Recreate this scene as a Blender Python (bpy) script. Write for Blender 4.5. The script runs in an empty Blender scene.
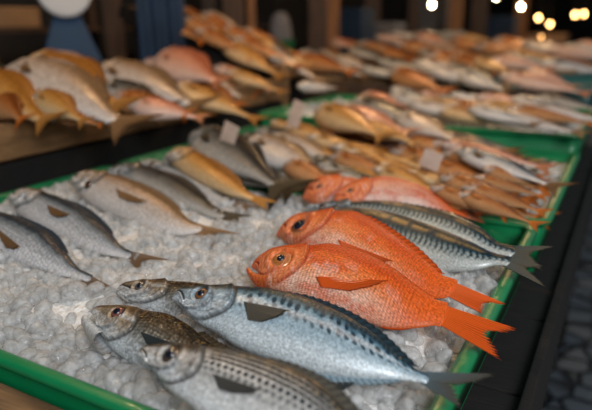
import bpy, math, random
import numpy as np
from mathutils import Matrix, Vector
random.seed(11)
RNG = np.random.RandomState(5)
scene = bpy.context.scene
COL = scene.collection

# ------------------------------------------------------------------ camera
# fitted from the two vanishing points of the trays; the unit is the metre, z=0 is the aisle floor
CX, CY, F = 296.0, 205.0, 588.64
CAMH = 1.14
def _ray0(p):
    v = np.array([p[0]-CX, -(p[1]-CY), -F]); return v/np.linalg.norm(v)
_Y = _ray0((640, 20)); _X = -_ray0((-800, 40)); _Z = np.cross(_X, _Y)
R = np.array([_X, _Y, _Z])
CAM = np.array([0, 0, CAMH])
def ray(px, py): return R @ _ray0((px, py))
def hit(px, py, z):
    d = ray(px, py); return CAM + d*((z-CAMH)/d[2])
def hitp(px, py, p0, n):
    d = ray(px, py); return CAM + d*(np.dot(p0-CAM, n)/np.dot(d, n))
cam_d = bpy.data.cameras.new('camera'); cam = bpy.data.objects.new('camera', cam_d); COL.objects.link(cam)
m4 = Matrix([[*R[0], 0], [*R[1], 0], [*R[2], CAMH], [0, 0, 0, 1]])
cam.matrix_world = m4
cam_d.sensor_width = 36; cam_d.lens = F/592*36
cam_d.clip_start = 0.02; cam_d.clip_end = 200
cam_d.dof.use_dof = True
_vd = -R[:, 2]
cam_d.dof.focus_distance = 0.65
cam_d.dof.aperture_fstop = 3.1
cam_d.dof.aperture_blades = 0
scene.camera = cam
scene.view_settings.view_transform = 'Standard'
scene.view_settings.look = 'None'
scene.view_settings.gamma = 1
scene.view_settings.use_curve_mapping = False
scene.view_settings.exposure = 0.06
scene.cycles.use_denoising = True
scene.cycles.max_bounces = 10
scene.cycles.transmission_bounces = 8
scene.cycles.transparent_max_bounces = 24
scene.cycles.sample_clamp_indirect = 4
scene.cycles.caustics_refractive = False
scene.cycles.caustics_reflective = False

# ------------------------------------------------------------------ numeric helpers
def pchip(xs, ys):
    xs = np.array(xs, float); ys = np.array(ys, float)
    h = np.diff(xs); d = np.diff(ys)/h
    m = np.zeros(len(xs)); m[0] = d[0]; m[-1] = d[-1]
    for i in range(1, len(xs)-1):
        if d[i-1]*d[i] > 0:
            w1 = 2*h[i]+h[i-1]; w2 = h[i]+2*h[i-1]
            m[i] = (w1+w2)/(w1/d[i-1]+w2/d[i])
    def f(x):
        x = np.clip(np.asarray(x, float), xs[0], xs[-1])
        i = np.clip(np.searchsorted(xs, x)-1, 0, len(h)-1)
        t = (x-xs[i])/h[i]
        return ((2*t**3-3*t**2+1)*ys[i]+(t**3-2*t**2+t)*h[i]*m[i]+(-2*t**3+3*t**2)*ys[i+1]+(t**3-t**2)*h[i]*m[i+1])
    return f
_LAT = np.random.RandomState(3).rand(256, 256)
def vn(x, y):
    xi = np.floor(x).astype(int); yi = np.floor(y).astype(int)
    fx = x-xi; fy = y-yi; fx = fx*fx*(3-2*fx); fy = fy*fy*(3-2*fy)
    a = _LAT[xi % 256, yi % 256]; b = _LAT[(xi+1) % 256, yi % 256]
    c = _LAT[xi % 256, (yi+1) % 256]; d = _LAT[(xi+1) % 256, (yi+1) % 256]
    return (a*(1-fx)+b*fx)*(1-fy)+(c*(1-fx)+d*fx)*fy
def fbm(x, y, o=3):
    s = 0; a = .5; t = 0
    for k in range(o): s = s+a*vn(x*2**k+17*k, y*2**k+5*k); t += a; a *= .5
    return s/t
def ss(e0, e1, x):
    t = np.clip((x-e0)/(e1-e0+1e-12), 0, 1); return t*t*(3-2*t)
def mix(a, b, t):
    t = np.asarray(t)[..., None]; return np.asarray(a)*(1-t)+np.asarray(b)*t

# ------------------------------------------------------------------ mesh helpers
def mesh_np(name, V, Fq, mat=None, col=None, uv=None, scl=None, parent=None, smooth=True, matidx=None, mats=None):
    me = bpy.data.meshes.new(name)
    V = np.asarray(V, float); Fq = np.asarray(Fq)
    n, k = Fq.shape
    me.vertices.add(len(V)); me.vertices.foreach_set('co', V.ravel())
    me.loops.add(n*k); me.loops.foreach_set('vertex_index', Fq.ravel().astype(np.int32))
    me.polygons.add(n)
    me.polygons.foreach_set('loop_start', np.arange(0, n*k, k, dtype=np.int32))
    me.update(calc_edges=True)
    me.polygons.foreach_set('use_smooth', [smooth]*n)
    if mats:
        for q in mats: me.materials.append(q)
        if matidx is not None: me.polygons.foreach_set('material_index', matidx)
    elif mat: me.materials.append(mat)
    if col is not None:
        a = me.color_attributes.new('Col', 'FLOAT_COLOR', 'POINT')
        c4 = np.ones((len(V), 4)); c4[:, :3] = np.clip(col, 0, 1)
        a.data.foreach_set('color', c4.ravel())
    if scl is not None:
        a = me.attributes.new('scl', 'FLOAT', 'POINT'); a.data.foreach_set('value', np.asarray(scl, float).ravel())
    if uv is not None:
        l = me.uv_layers.new(name='UVMap'); l.data.foreach_set('uv', np.asarray(uv)[Fq.ravel()].ravel())
    me.validate(); me.update()
    o = bpy.data.objects.new(name, me); COL.objects.link(o)
    if parent: o.parent = parent
    return o
def grid_faces(a, b, wrap=False):
    i, j = np.meshgrid(np.arange(a-1), np.arange(b if wrap else b-1), indexing='ij')
    j2 = (j+1) % b
    return np.stack([i*b+j, i*b+j2, (i+1)*b+j2, (i+1)*b+j], -1).reshape(-1, 4)
class MB:
    def __init__(s): s.v = []; s.f = []
    def box(s, x0, x1, y0, y1, z0, z1, rot=None, piv=None):
        b = len(s.v)
        for z in (z0, z1):
            for x, y in ((x0, y0), (x1, y0), (x1, y1), (x0, y1)):
                p = Vector((x, y, z))
                if rot: p = rot @ (p-piv)+piv
                s.v.append(tuple(p))
        for q in ((3, 2, 1, 0), (4, 5, 6, 7), (0, 1, 5, 4), (1, 2, 6, 5), (2, 3, 7, 6), (3, 0, 4, 7)): s.f.append([b+i for i in q])
        return s
    def lathe(s, prof, n=24, c=(0, 0, 0), axis='z'):
        b = len(s.v)
        for r, z in prof:
            for k in range(n):
                a = 2*math.pi*k/n; p = (r*math.cos(a), r*math.sin(a), z)
                if axis == 'y': p = (p[0], -p[2], p[1])
                s.v.append((c[0]+p[0], c[1]+p[1], c[2]+p[2]))
        for i in range(len(prof)-1):
            for k in range(n): s.f.append([b+i*n+k, b+i*n+(k+1) % n, b+(i+1)*n+(k+1) % n, b+(i+1)*n+k])
        s.f.append([b+k for k in range(n)][::-1]); s.f.append([b+(len(prof)-1)*n+k for k in range(n)])
        return s
    def tube(s, pts, r, n=8):
        b = len(s.v); pts = [Vector(p) for p in pts]
        for i, p in enumerate(pts):
            t = (pts[min(i+1, len(pts)-1)]-pts[max(i-1, 0)]).normalized()
            u = t.cross(Vector((0.3, .5, .81))).normalized(); w = t.cross(u)
            for k in range(n):
                a = 2*math.pi*k/n; s.v.append(tuple(p+u*r*math.cos(a)+w*r*math.sin(a)))
        for i in range(len(pts)-1):
            for k in range(n): s.f.append([b+i*n+k, b+i*n+(k+1) % n, b+(i+1)*n+(k+1) % n, b+(i+1)*n+k])
        s.f.append([b+k for k in range(n)][::-1]); s.f.append([b+(len(pts)-1)*n+k for k in range(n)])
        return s
    def build(s, name, mat, parent=None, bevel=0, smooth=False):
        me = bpy.data.meshes.new(name); me.from_pydata(s.v, [], s.f); me.update()
        me.materials.append(mat)
        o = bpy.data.objects.new(name, me); COL.objects.link(o)
        if parent: o.parent = parent
        if smooth:
            me.polygons.foreach_set('use_smooth', [True]*len(me.polygons))
        if bevel:
            m = o.modifiers.new('bevel', 'BEVEL'); m.width = bevel; m.segments = 3; m.limit_method = 'ANGLE'
            me.polygons.foreach_set('use_smooth', [True]*len(me.polygons))
            w = o.modifiers.new('wn', 'WEIGHTED_NORMAL')
        return o
def tag(o, label=None, cat=None, group=None, kind=None):
    if label: o['label'] = label
    if cat: o['category'] = cat
    if group: o['group'] = group
    if kind: o['kind'] = kind
    return o
def empty(name, M=None, loc=None):
    o = bpy.data.objects.new(name, None); COL.objects.link(o); o.empty_display_size = .02
    if M is not None: o.matrix_world = M
    if loc is not None: o.location = loc
    return o

# ------------------------------------------------------------------ materials
def newmat(name):
    m = bpy.data.materials.new(name); m.use_nodes = True
    nt = m.node_tree; return m, nt, nt.nodes['Principled BSDF']
def N(nt, t, **k):
    n = nt.nodes.new(t)
    for a, b in k.items():
        if a in n.inputs: n.inputs[a].default_value = b
        else: setattr(n, a, b)
    return n
def rgba(c): return (c[0], c[1], c[2], 1)
def simple(name, col, rough=.5, metal=0, noise=.25, nscale=8, bump=.15, col2=None, bscale=40, coat=0, emit=None, stretch=None):
    m, nt, p = newmat(name); L = nt.links
    tc = N(nt, 'ShaderNodeTexCoord'); mp = N(nt, 'ShaderNodeMapping')
    if stretch: mp.inputs['Scale'].default_value = stretch
    L.new(tc.outputs['Object'], mp.inputs[0])
    nz = N(nt, 'ShaderNodeTexNoise', Scale=nscale, Detail=5); L.new(mp.outputs[0], nz.inputs['Vector'])
    mx = N(nt, 'ShaderNodeMix'); mx.data_type = 'RGBA'
    c2 = col2 or tuple(c*(1-noise) for c in col)
    mx.inputs[6].default_value = rgba(col); mx.inputs[7].default_value = rgba(c2)
    rp = N(nt, 'ShaderNodeMapRange'); rp.inputs[1].default_value = .35; rp.inputs[2].default_value = .65
    L.new(nz.outputs[0], rp.inputs[0]); L.new(rp.outputs[0], mx.inputs[0]); L.new(mx.outputs[2], p.inputs['Base Color'])
    p.inputs['Roughness'].default_value = rough; p.inputs['Metallic'].default_value = metal
    p.inputs['Coat Weight'].default_value = coat
    if bump:
        n2 = N(nt, 'ShaderNodeTexNoise', Scale=bscale, Detail=4); L.new(mp.outputs[0], n2.inputs['Vector'])
        b = N(nt, 'ShaderNodeBump', Strength=bump, Distance=.01); L.new(n2.outputs[0], b.inputs['Height']); L.new(b.outputs[0], p.inputs['Normal'])
    if emit:
        p.inputs['Emission Color'].default_value = rgba(emit[0]); p.inputs['Emission Strength'].default_value = emit[1]
    return m

def fish_mat(name, cell=.0032, aspect=1.15, rough=.24, metal=.25, coat=.6, bump=.5, dark=.62, glit=.25):
    m, nt, p = newmat(name); L = nt.links
    at = N(nt, 'ShaderNodeAttribute', attribute_name='Col'); sc = N(nt, 'ShaderNodeAttribute', attribute_name='scl')
    uv = N(nt, 'ShaderNodeUVMap'); mp = N(nt, 'ShaderNodeMapping')
    mp.inputs['Scale'].default_value = (1/cell/aspect, 1/cell, 1); L.new(uv.outputs[0], mp.inputs[0])
    vo = N(nt, 'ShaderNodeTexVoronoi', Scale=1.0, Randomness=.35); vo.distance = 'EUCLIDEAN'
    L.new(mp.outputs[0], vo.inputs['Vector'])
    rg = N(nt, 'ShaderNodeMapRange'); rg.inputs[1].default_value = .15; rg.inputs[2].default_value = .62; rg.inputs[3].default_value = 1; rg.inputs[4].default_value = 0
    L.new(vo.outputs['Distance'], rg.inputs[0])
    # colour = Col * mix(1, dark..1.1 by scale, scl)
    r2 = N(nt, 'ShaderNodeMapRange'); r2.inputs[3].default_value = dark; r2.inputs[4].default_value = 1.12
    L.new(rg.outputs[0], r2.inputs[0])
    mxs = N(nt, 'ShaderNodeMix'); mxs.inputs[2].default_value = 1.0
    L.new(sc.outputs['Fac'], mxs.inputs[0]); L.new(r2.outputs[0], mxs.inputs[3])
    nz = N(nt, 'ShaderNodeTexNoise', Scale=330, Detail=5); L.new(uv.outputs[0], nz.inputs['Vector'])
    r3 = N(nt, 'ShaderNodeMapRange'); r3.inputs[3].default_value = .62; r3.inputs[4].default_value = 1.38; r3.inputs[1].default_value = .3; r3.inputs[2].default_value = .7
    L.new(nz.outputs[0], r3.inputs[0])
    mu = N(nt, 'ShaderNodeMath', operation='MULTIPLY'); L.new(mxs.outputs[0], mu.inputs[0]); L.new(r3.outputs[0], mu.inputs[1])
    vm = N(nt, 'ShaderNodeVectorMath', operation='SCALE'); L.new(at.outputs['Color'], vm.inputs[0]); L.new(mu.outputs[0], vm.inputs['Scale'])
    L.new(vm.outputs[0], p.inputs['Base Color'])
    p.inputs['Roughness'].default_value = rough; p.inputs['Metallic'].default_value = metal
    p.inputs['Coat Weight'].default_value = coat*.15; p.inputs['Coat Roughness'].default_value = .06; p.inputs['Specular IOR Level'].default_value = .12
    p.inputs['Subsurface Weight'].default_value = 0.0
    hb = N(nt, 'ShaderNodeMath', operation='MULTIPLY'); L.new(rg.outputs[0], hb.inputs[0]); L.new(sc.outputs['Fac'], hb.inputs[1])
    n2 = N(nt, 'ShaderNodeTexNoise', Scale=420, Detail=2); L.new(uv.outputs[0], n2.inputs['Vector'])
    ad = N(nt, 'ShaderNodeMath', operation='MULTIPLY_ADD'); L.new(n2.outputs[0], ad.inputs[0]); ad.inputs[1].default_value = glit*2.2; L.new(hb.outputs[0], ad.inputs[2])
    b = N(nt, 'ShaderNodeBump', Strength=bump, Distance=.0006); L.new(ad.outputs[0], b.inputs['Height'])
    L.new(b.outputs[0], p.inputs['Normal']); L.new(b.outputs[0], p.inputs['Coat Normal'])
    return m
M_SKIN = fish_mat('silver_fish_skin', cell=.0021, bump=.25, dark=.8, metal=.18, rough=.28)
M_SCALY = fish_mat('scaly_fish_skin', cell=.0042, bump=.7, dark=.45, metal=.2)
M_ORANGE = fish_mat('orange_fish_skin', cell=.0034, bump=.6, dark=.74, metal=.0, glit=.5, rough=.24)
M_FAR = fish_mat('market_fish_skin', cell=.006, bump=.5, dark=.7, metal=.1, rough=.26)
def fin_mat(name):
    m, nt, p = newmat(name); L = nt.links
    at = N(nt, 'ShaderNodeAttribute', attribute_name='Col'); L.new(at.outputs['Color'], p.inputs['Base Color'])
    p.inputs['Roughness'].default_value = .32; p.inputs['Coat Weight'].default_value = .05; p.inputs['Specular IOR Level'].default_value = .12
    p.inputs['Transmission Weight'].default_value = .0
    tr = N(nt, 'ShaderNodeBsdfTranslucent'); L.new(at.outputs['Color'], tr.inputs['Color'])
    mx = N(nt, 'ShaderNodeMixShader'); mx.inputs[0].default_value = .25
    L.new(p.outputs[0], mx.inputs[1]); L.new(tr.outputs[0], mx.inputs[2]); L.new(mx.outputs[0], nt.nodes['Material Output'].inputs[0])
    return m
M_FIN = fin_mat('fin_membrane')
def vc_mat(name, rough=.08, coat=1, metal=0):
    m, nt, p = newmat(name)
    at = N(nt, 'ShaderNodeAttribute', attribute_name='Col'); nt.links.new(at.outputs['Color'], p.inputs['Base Color'])
    p.inputs['Roughness'].default_value = rough; p.inputs['Coat Weight'].default_value = coat; p.inputs['Metallic'].default_value = metal
    return m
M_EYE = vc_mat('eye_iris', .2, 1, .2)
M_PUPIL = simple('eye_pupil', (.008, .012, .02), .04, coat=1, bump=0)
def ice_mat(name, clear=.62, base=(.93, .94, .94)):
    m, nt, p = newmat(name); L = nt.links
    tc = N(nt, 'ShaderNodeTexCoord')
    nz = N(nt, 'ShaderNodeTexNoise', Scale=110, Detail=4); L.new(tc.outputs['Object'], nz.inputs['Vector'])
    n2 = N(nt, 'ShaderNodeTexNoise', Scale=170, Detail=4); L.new(tc.outputs['Object'], n2.inputs['Vector'])
    b = N(nt, 'ShaderNodeBump', Strength=.5, Distance=.003); L.new(n2.outputs[0], b.inputs['Height'])
    p.inputs['Base Color'].default_value = rgba(base); p.inputs['Roughness'].default_value = .12; p.inputs['IOR'].default_value = 1.31; p.inputs['Coat Weight'].default_value = .8; p.inputs['Coat Roughness'].default_value = .05
    L.new(b.outputs[0], p.inputs['Normal'])
    gl = N(nt, 'ShaderNodeBsdfGlass', IOR=1.31, Roughness=.04, Color=(1, 1, 1, 1)); L.new(b.outputs[0], gl.inputs['Normal'])
    tr = N(nt, 'ShaderNodeBsdfTransparent', Color=(.97, .98, .98, 1))
    m1 = N(nt, 'ShaderNodeMixShader'); m1.inputs[0].default_value = .72; L.new(gl.outputs[0], m1.inputs[1]); L.new(tr.outputs[0], m1.inputs[2])
    tl = N(nt, 'ShaderNodeBsdfTranslucent', Color=rgba(base))
    m0 = N(nt, 'ShaderNodeMixShader'); m0.inputs[0].default_value = .4; L.new(p.outputs[0], m0.inputs[1]); L.new(tl.outputs[0], m0.inputs[2])
    rg = N(nt, 'ShaderNodeMapRange'); rg.inputs[1].default_value = .35; rg.inputs[2].default_value = .68; rg.inputs[3].default_value = clear+.15; rg.inputs[4].default_value = clear-.25
    L.new(nz.outputs[0], rg.inputs[0])
    m2 = N(nt, 'ShaderNodeMixShader'); L.new(rg.outputs[0], m2.inputs[0]); L.new(m0.outputs[0], m2.inputs[1]); L.new(m1.outputs[0], m2.inputs[2])
    L.new(m2.outputs[0], nt.nodes['Material Output'].inputs[0])
    return m
M_ICE = ice_mat('clear_crushed_ice')
M_BED = simple('packed_ice', (.90, .88, .85), .3, noise=.15, nscale=60, bump=.8, bscale=140)
M_GREEN = simple('green_plastic', (.003, .21, .07), .38, noise=.15, nscale=20, bump=.06, bscale=120, coat=.1)
M_TEAL = simple('teal_plastic', (.02, .13, .14), .35, noise=.2, bump=.05)
M_WOOD = simple('weathered_wood', (.30, .16, .065), .6, noise=.6, nscale=6, bump=.5, bscale=25, stretch=(8, 1, 8))
M_WOODX = simple('crate_wood', (.26, .15, .07), .6, noise=.6, nscale=6, bump=.5, bscale=25, stretch=(1, 8, 8))
M_DARKWOOD = simple('dark_wet_wood', (.006, .005, .004), .85, noise=.5, nscale=6, bump=.4, bscale=30, stretch=(1, 6, 6))
M_POST = simple('dark_brown_timber', (.07, .035, .018), .6, noise=.6, nscale=5, bump=.4, stretch=(8, 8, 1))
M_POST2 = simple('orange_brown_timber', (.34, .15, .05), .6, noise=.5, nscale=5, bump=.4, stretch=(8, 8, 1))
M_WALL = simple('dark_stained_plaster', (.03, .026, .024), .8, noise=.6, nscale=2, bump=.3)
M_BLUE = simple('blue_painted_metal', (.002, .035, .095), .7, noise=.3, nscale=6, bump=.05)
M_BLUECLOTH = simple('blue_tarpaulin', (.003, .026, .070), .7, noise=.5, nscale=5, bump=.3)
M_WHITE = simple('white_enamel', (.50, .52, .54), .3, noise=.08, bump=.03)
M_CARD = simple('pale_card', (.72, .58, .50), .6, noise=.2, nscale=30, bump=.05)
M_FOAM = simple('polystyrene', (.5, .48, .45), .7, noise=.15, nscale=30, bump=.2, bscale=200)
M_BOX = simple('tan_cardboard', (.34, .2, .1), .7, noise=.3, nscale=8, bump=.1)
M_GLASSGREEN = simple('green_basket_plastic', (.01, .16, .06), .4, noise=.2, bump=.1)
M_CLOTH = simple('grey_cloth', (.20, .20, .22), .8, noise=.4, nscale=9, bump=.3)
def bulb_mat(name, c, s): return simple(name, (.9, .8, .6), .3, bump=0, emit=(c, s))
M_BULBW = bulb_mat('lit_bulb_warm', (1, .78, .45), 60)
M_BULBO = bulb_mat('lit_bulb_amber', (1, .50, .16), 22)
M_METAL = simple('dark_metal', (.05, .05, .05), .4, metal=.8, bump=.05)

# cobbles
def cobble_mat():
    m, nt, p = newmat('wet_cobbles'); L = nt.links
    tc = N(nt, 'ShaderNodeTexCoord')
    vo = N(nt, 'ShaderNodeTexVoronoi', Scale=11, Randomness=.7); vo.feature = 'DISTANCE_TO_EDGE'; L.new(tc.outputs['Object'], vo.inputs['Vector'])
    v2 = N(nt, 'ShaderNodeTexVoronoi', Scale=11, Randomness=.7); L.new(tc.outputs['Object'], v2.inputs['Vector'])
    rp = N(nt, 'ShaderNodeValToRGB'); rp.color_ramp.elements[0].color = (.006, .007, .009, 1); rp.color_ramp.elements[0].position = .03
    rp.color_ramp.elements[1].color = (.5, .5, .5, 1); rp.color_ramp.elements[1].position = .12; L.new(vo.outputs[0], rp.inputs[0])
    hs = N(nt, 'ShaderNodeMix'); hs.data_type = 'RGBA'; hs.inputs[6].default_value = (.13, .17, .21, 1); hs.inputs[7].default_value = (.32, .32, .29, 1)
    sp = N(nt, 'ShaderNodeSeparateColor'); L.new(v2.outputs['Color'], sp.inputs[0]); L.new(sp.outputs[0], hs.inputs[0])
    mu = N(nt, 'ShaderNodeMix'); mu.data_type = 'RGBA'; mu.blend_type = 'MULTIPLY'; mu.inputs[0].default_value = 1
    L.new(hs.outputs[2], mu.inputs[6]); L.new(rp.outputs[0], mu.inputs[7]); L.new(mu.outputs[2], p.inputs['Base Color'])
    p.inputs['Roughness'].default_value = .32
    b = N(nt, 'ShaderNodeBump', Strength=.8, Distance=.02); L.new(rp.outputs[0], b.inputs['Height']); L.new(b.outputs[0], p.inputs['Normal'])
    return m
M_COB = cobble_mat()

# ------------------------------------------------------------------ fish colouring
def C(*a): return np.array(a, float)
SPEC = {
 'scad':   dict(back=C(.012, .030, .042), up=C(.09, .19, .26), mid=C(.36, .49, .57), belly=C(.68, .76, .80), tb=.50, soft=.22, head=C(.30, .38, .43), headtop=C(.045, .045, .035), gold=.5, marks='spots', fin=C(.085, .078, .062), mat=M_SKIN),
 'striped':dict(back=C(.08, .075, .06), up=C(.36, .36, .34), mid=C(.56, .56, .54), belly=C(.76, .78, .77), tb=.70, soft=.3, head=C(.48, .45, .41), headtop=C(.08, .055, .03), gold=.35, marks='rows', fin=C(.075, .075, .07), mat=M_SKIN),
 'brown':  dict(back=C(.060, .040, .020), up=C(.15, .12, .08), mid=C(.30, .30, .27), belly=C(.60, .64, .66), tb=.25, soft=.4, head=C(.34, .27, .19), headtop=C(.14, .085, .04), gold=.8, marks='scales', fin=C(.035, .045, .048), mat=M_SCALY),
 'orange': dict(back=C(.62, .075, .008), up=C(.78, .14, .02), mid=C(.86, .30, .11), belly=C(.85, .52, .38), tb=.3, soft=.7, head=C(.80, .16, .03), headtop=C(.62, .10, .012), gold=.3, marks='redscales', fin=C(.66, .10, .014), mat=M_ORANGE),
 'mack':   dict(back=C(.008, .025, .040), up=C(.02, .07, .10), mid=C(.28, .34, .34), belly=C(.55, .58, .56), tb=.10, soft=.25, head=C(.10, .12, .12), headtop=C(.03, .04, .04), gold=.6, marks='tiger', fin=C(.11, .10, .075), mat=M_SKIN),
 'silver': dict(back=C(.03, .042, .055), up=C(.15, .18, .20), mid=C(.42, .44, .46), belly=C(.70, .70, .71), tb=.38, soft=.4, head=C(.50, .46, .41), headtop=C(.13, .10, .07), gold=.5, marks='none', fin=C(.20, .115, .055), mat=M_FAR),
 'tan':    dict(back=C(.20, .12, .06), up=C(.36, .24, .15), mid=C(.56, .48, .42), belly=C(.70, .66, .63), tb=.45, soft=.5, head=C(.50, .40, .31), headtop=C(.26, .16, .08), gold=.4, marks='none', fin=C(.26, .15, .07), mat=M_FAR),
 'gold':   dict(back=C(.30, .12, .02), up=C(.50, .23, .05), mid=C(.58, .34, .12), belly=C(.64, .46, .26), tb=.3, soft=.7, head=C(.55, .32, .12), headtop=C(.35, .16, .04), gold=.3, marks='none', fin=C(.45, .22, .06), mat=M_FAR),
 'pink':   dict(back=C(.38, .12, .06), up=C(.58, .24, .14), mid=C(.68, .38, .28), belly=C(.74, .54, .46), tb=.4, soft=.7, head=C(.62, .34, .24), headtop=C(.45, .18, .1), gold=.2, marks='none', fin=C(.55, .24, .13), mat=M_FAR),
 'rust':   dict(back=C(.16, .045, .01), up=C(.34, .11, .025), mid=C(.44, .19, .07), belly=C(.46, .24, .11), tb=.3, soft=.7, head=C(.36, .15, .05), headtop=C(.2, .07, .02), gold=.3, marks='none', fin=C(.55, .17, .03), mat=M_FAR),
 'dark':   dict(back=C(.035, .032, .028), up=C(.09, .085, .075), mid=C(.26, .25, .23), belly=C(.50, .49, .46), tb=.2, soft=.6, head=C(.16, .14, .11), headtop=C(.05, .04, .03), gold=.5, marks='none', fin=C(.1, .08, .05), mat=M_FAR),
 'rose':   dict(back=C(.70, .20, .09), up=C(.74, .32, .20), mid=C(.82, .50, .38), belly=C(.84, .66, .58), tb=.3, soft=.8, head=C(.70, .24, .12), headtop=C(.55, .16, .08), gold=.3, marks='redscales', fin=C(.66, .22, .1), mat=M_ORANGE),
}

class Fish:
    """Fish frame: x snout->tail base, y towards the back, z out of the visible flank."""
    def __init__(s, snout, tail, zh, zt, tilt):
        s.A = hit(*snout, zh); s.B = hit(*tail, zt) if not hasattr(zt, '__len__') else np.array(zt)
        X = s.B-s.A; s.L = np.linalg.norm(X); X /= s.L
        Y0 = np.cross([0, 0, 1], X); Y0 /= np.linalg.norm(Y0); Z0 = np.cross(X, Y0)
        a = math.radians(tilt)
        s.Nn = Z0*math.cos(a)-Y0*math.sin(a); s.Y = np.cross(s.Nn, X); s.X = X
        s.M = Matrix([[X[0], s.Y[0], s.Nn[0], s.A[0]], [X[1], s.Y[1], s.Nn[1], s.A[1]], [X[2], s.Y[2], s.Nn[2], s.A[2]], [0, 0, 0, 1]])
        s.eye = None; s.hl = .24; s.feat = True; s.ms = .45
    def loc(s, px, py, z=0):
        p = hitp(px, py, s.A+s.Nn*z, s.Nn)-s.A
        return np.dot(p, s.X), np.dot(p, s.Y)
    def surf(s, px, py, extra=0):
        z = 0
        for _ in range(6):
            x, y = s.loc(px, py, z); z = float(s.zs(x, y))+extra
        return x, y, z
    def trace(s, top, bot):
        t = sorted([s.loc(*p) for p in top]); b = sorted([s.loc(*p) for p in bot])
        t = [p for p in t if .002 < p[0] < s.L*1.01]; b = [p for p in b if .002 < p[0] < s.L*1.01]
        s.prof([(x/s.L, y) for x, y in t], [(x/s.L, y) for x, y in b])
        # the outline was read off a round body seen aslant: take its thickness out of the mid-plane profile
        t0, b0, hl = s.top, s.bot, s.hl
        def k(u): return .948-.060*ss(0, .05, u)*ss(hl*1.25, hl*.9, u)
        s.top = lambda u: (t0(u)+b0(u))/2+(t0(u)-b0(u))/2*k(u)-.0005
        s.bot = lambda u: (t0(u)+b0(u))/2-(t0(u)-b0(u))/2*k(u)-.0010
    def prof(s, t, b):
        tx = [0]+[p[0] for p in t]; ty = [0.0005]+[p[1] for p in t]
        bx = [0]+[p[0] for p in b]; by = [-.0005]+[p[1] for p in b]
        if tx[-1] < .99: tx.append(1); ty.append(ty[-1])
        if bx[-1] < .99: bx.append(1); by.append(by[-1])
        ft = pchip(np.sqrt(tx), ty); fb = pchip(np.sqrt(bx), by)
        s.top = lambda u: ft(np.sqrt(np.clip(u, 0, 1))); s.bot = lambda u: fb(np.sqrt(np.clip(u, 0, 1)))
    wk = (.50, .60, .60, .56, .52, .46, .30)
    def wid(s, u):
        return (s.top(u)-s.bot(u))/2*np.interp(u, [0, .06, .18, .35, .6, .85, 1], s.wk)
    def zs(s, x, y):
        u = np.clip(x/s.L, 0, 1); t = s.top(u); b = s.bot(u); c = (t+b)/2; h = np.maximum((t-b)/2, 1e-4)
        yn = np.clip((y-c)/h, -.999, .999)
        return s.wid(u)*np.sqrt(1-yn**2)**.9

def op_curve(yn, hl, k=.16):  # rear edge of the gill cover, as a fraction of length
    return hl*(1-np.where(yn < 0, k*2.6, k)*(yn+.05)**2-.04*np.abs(yn))

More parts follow.
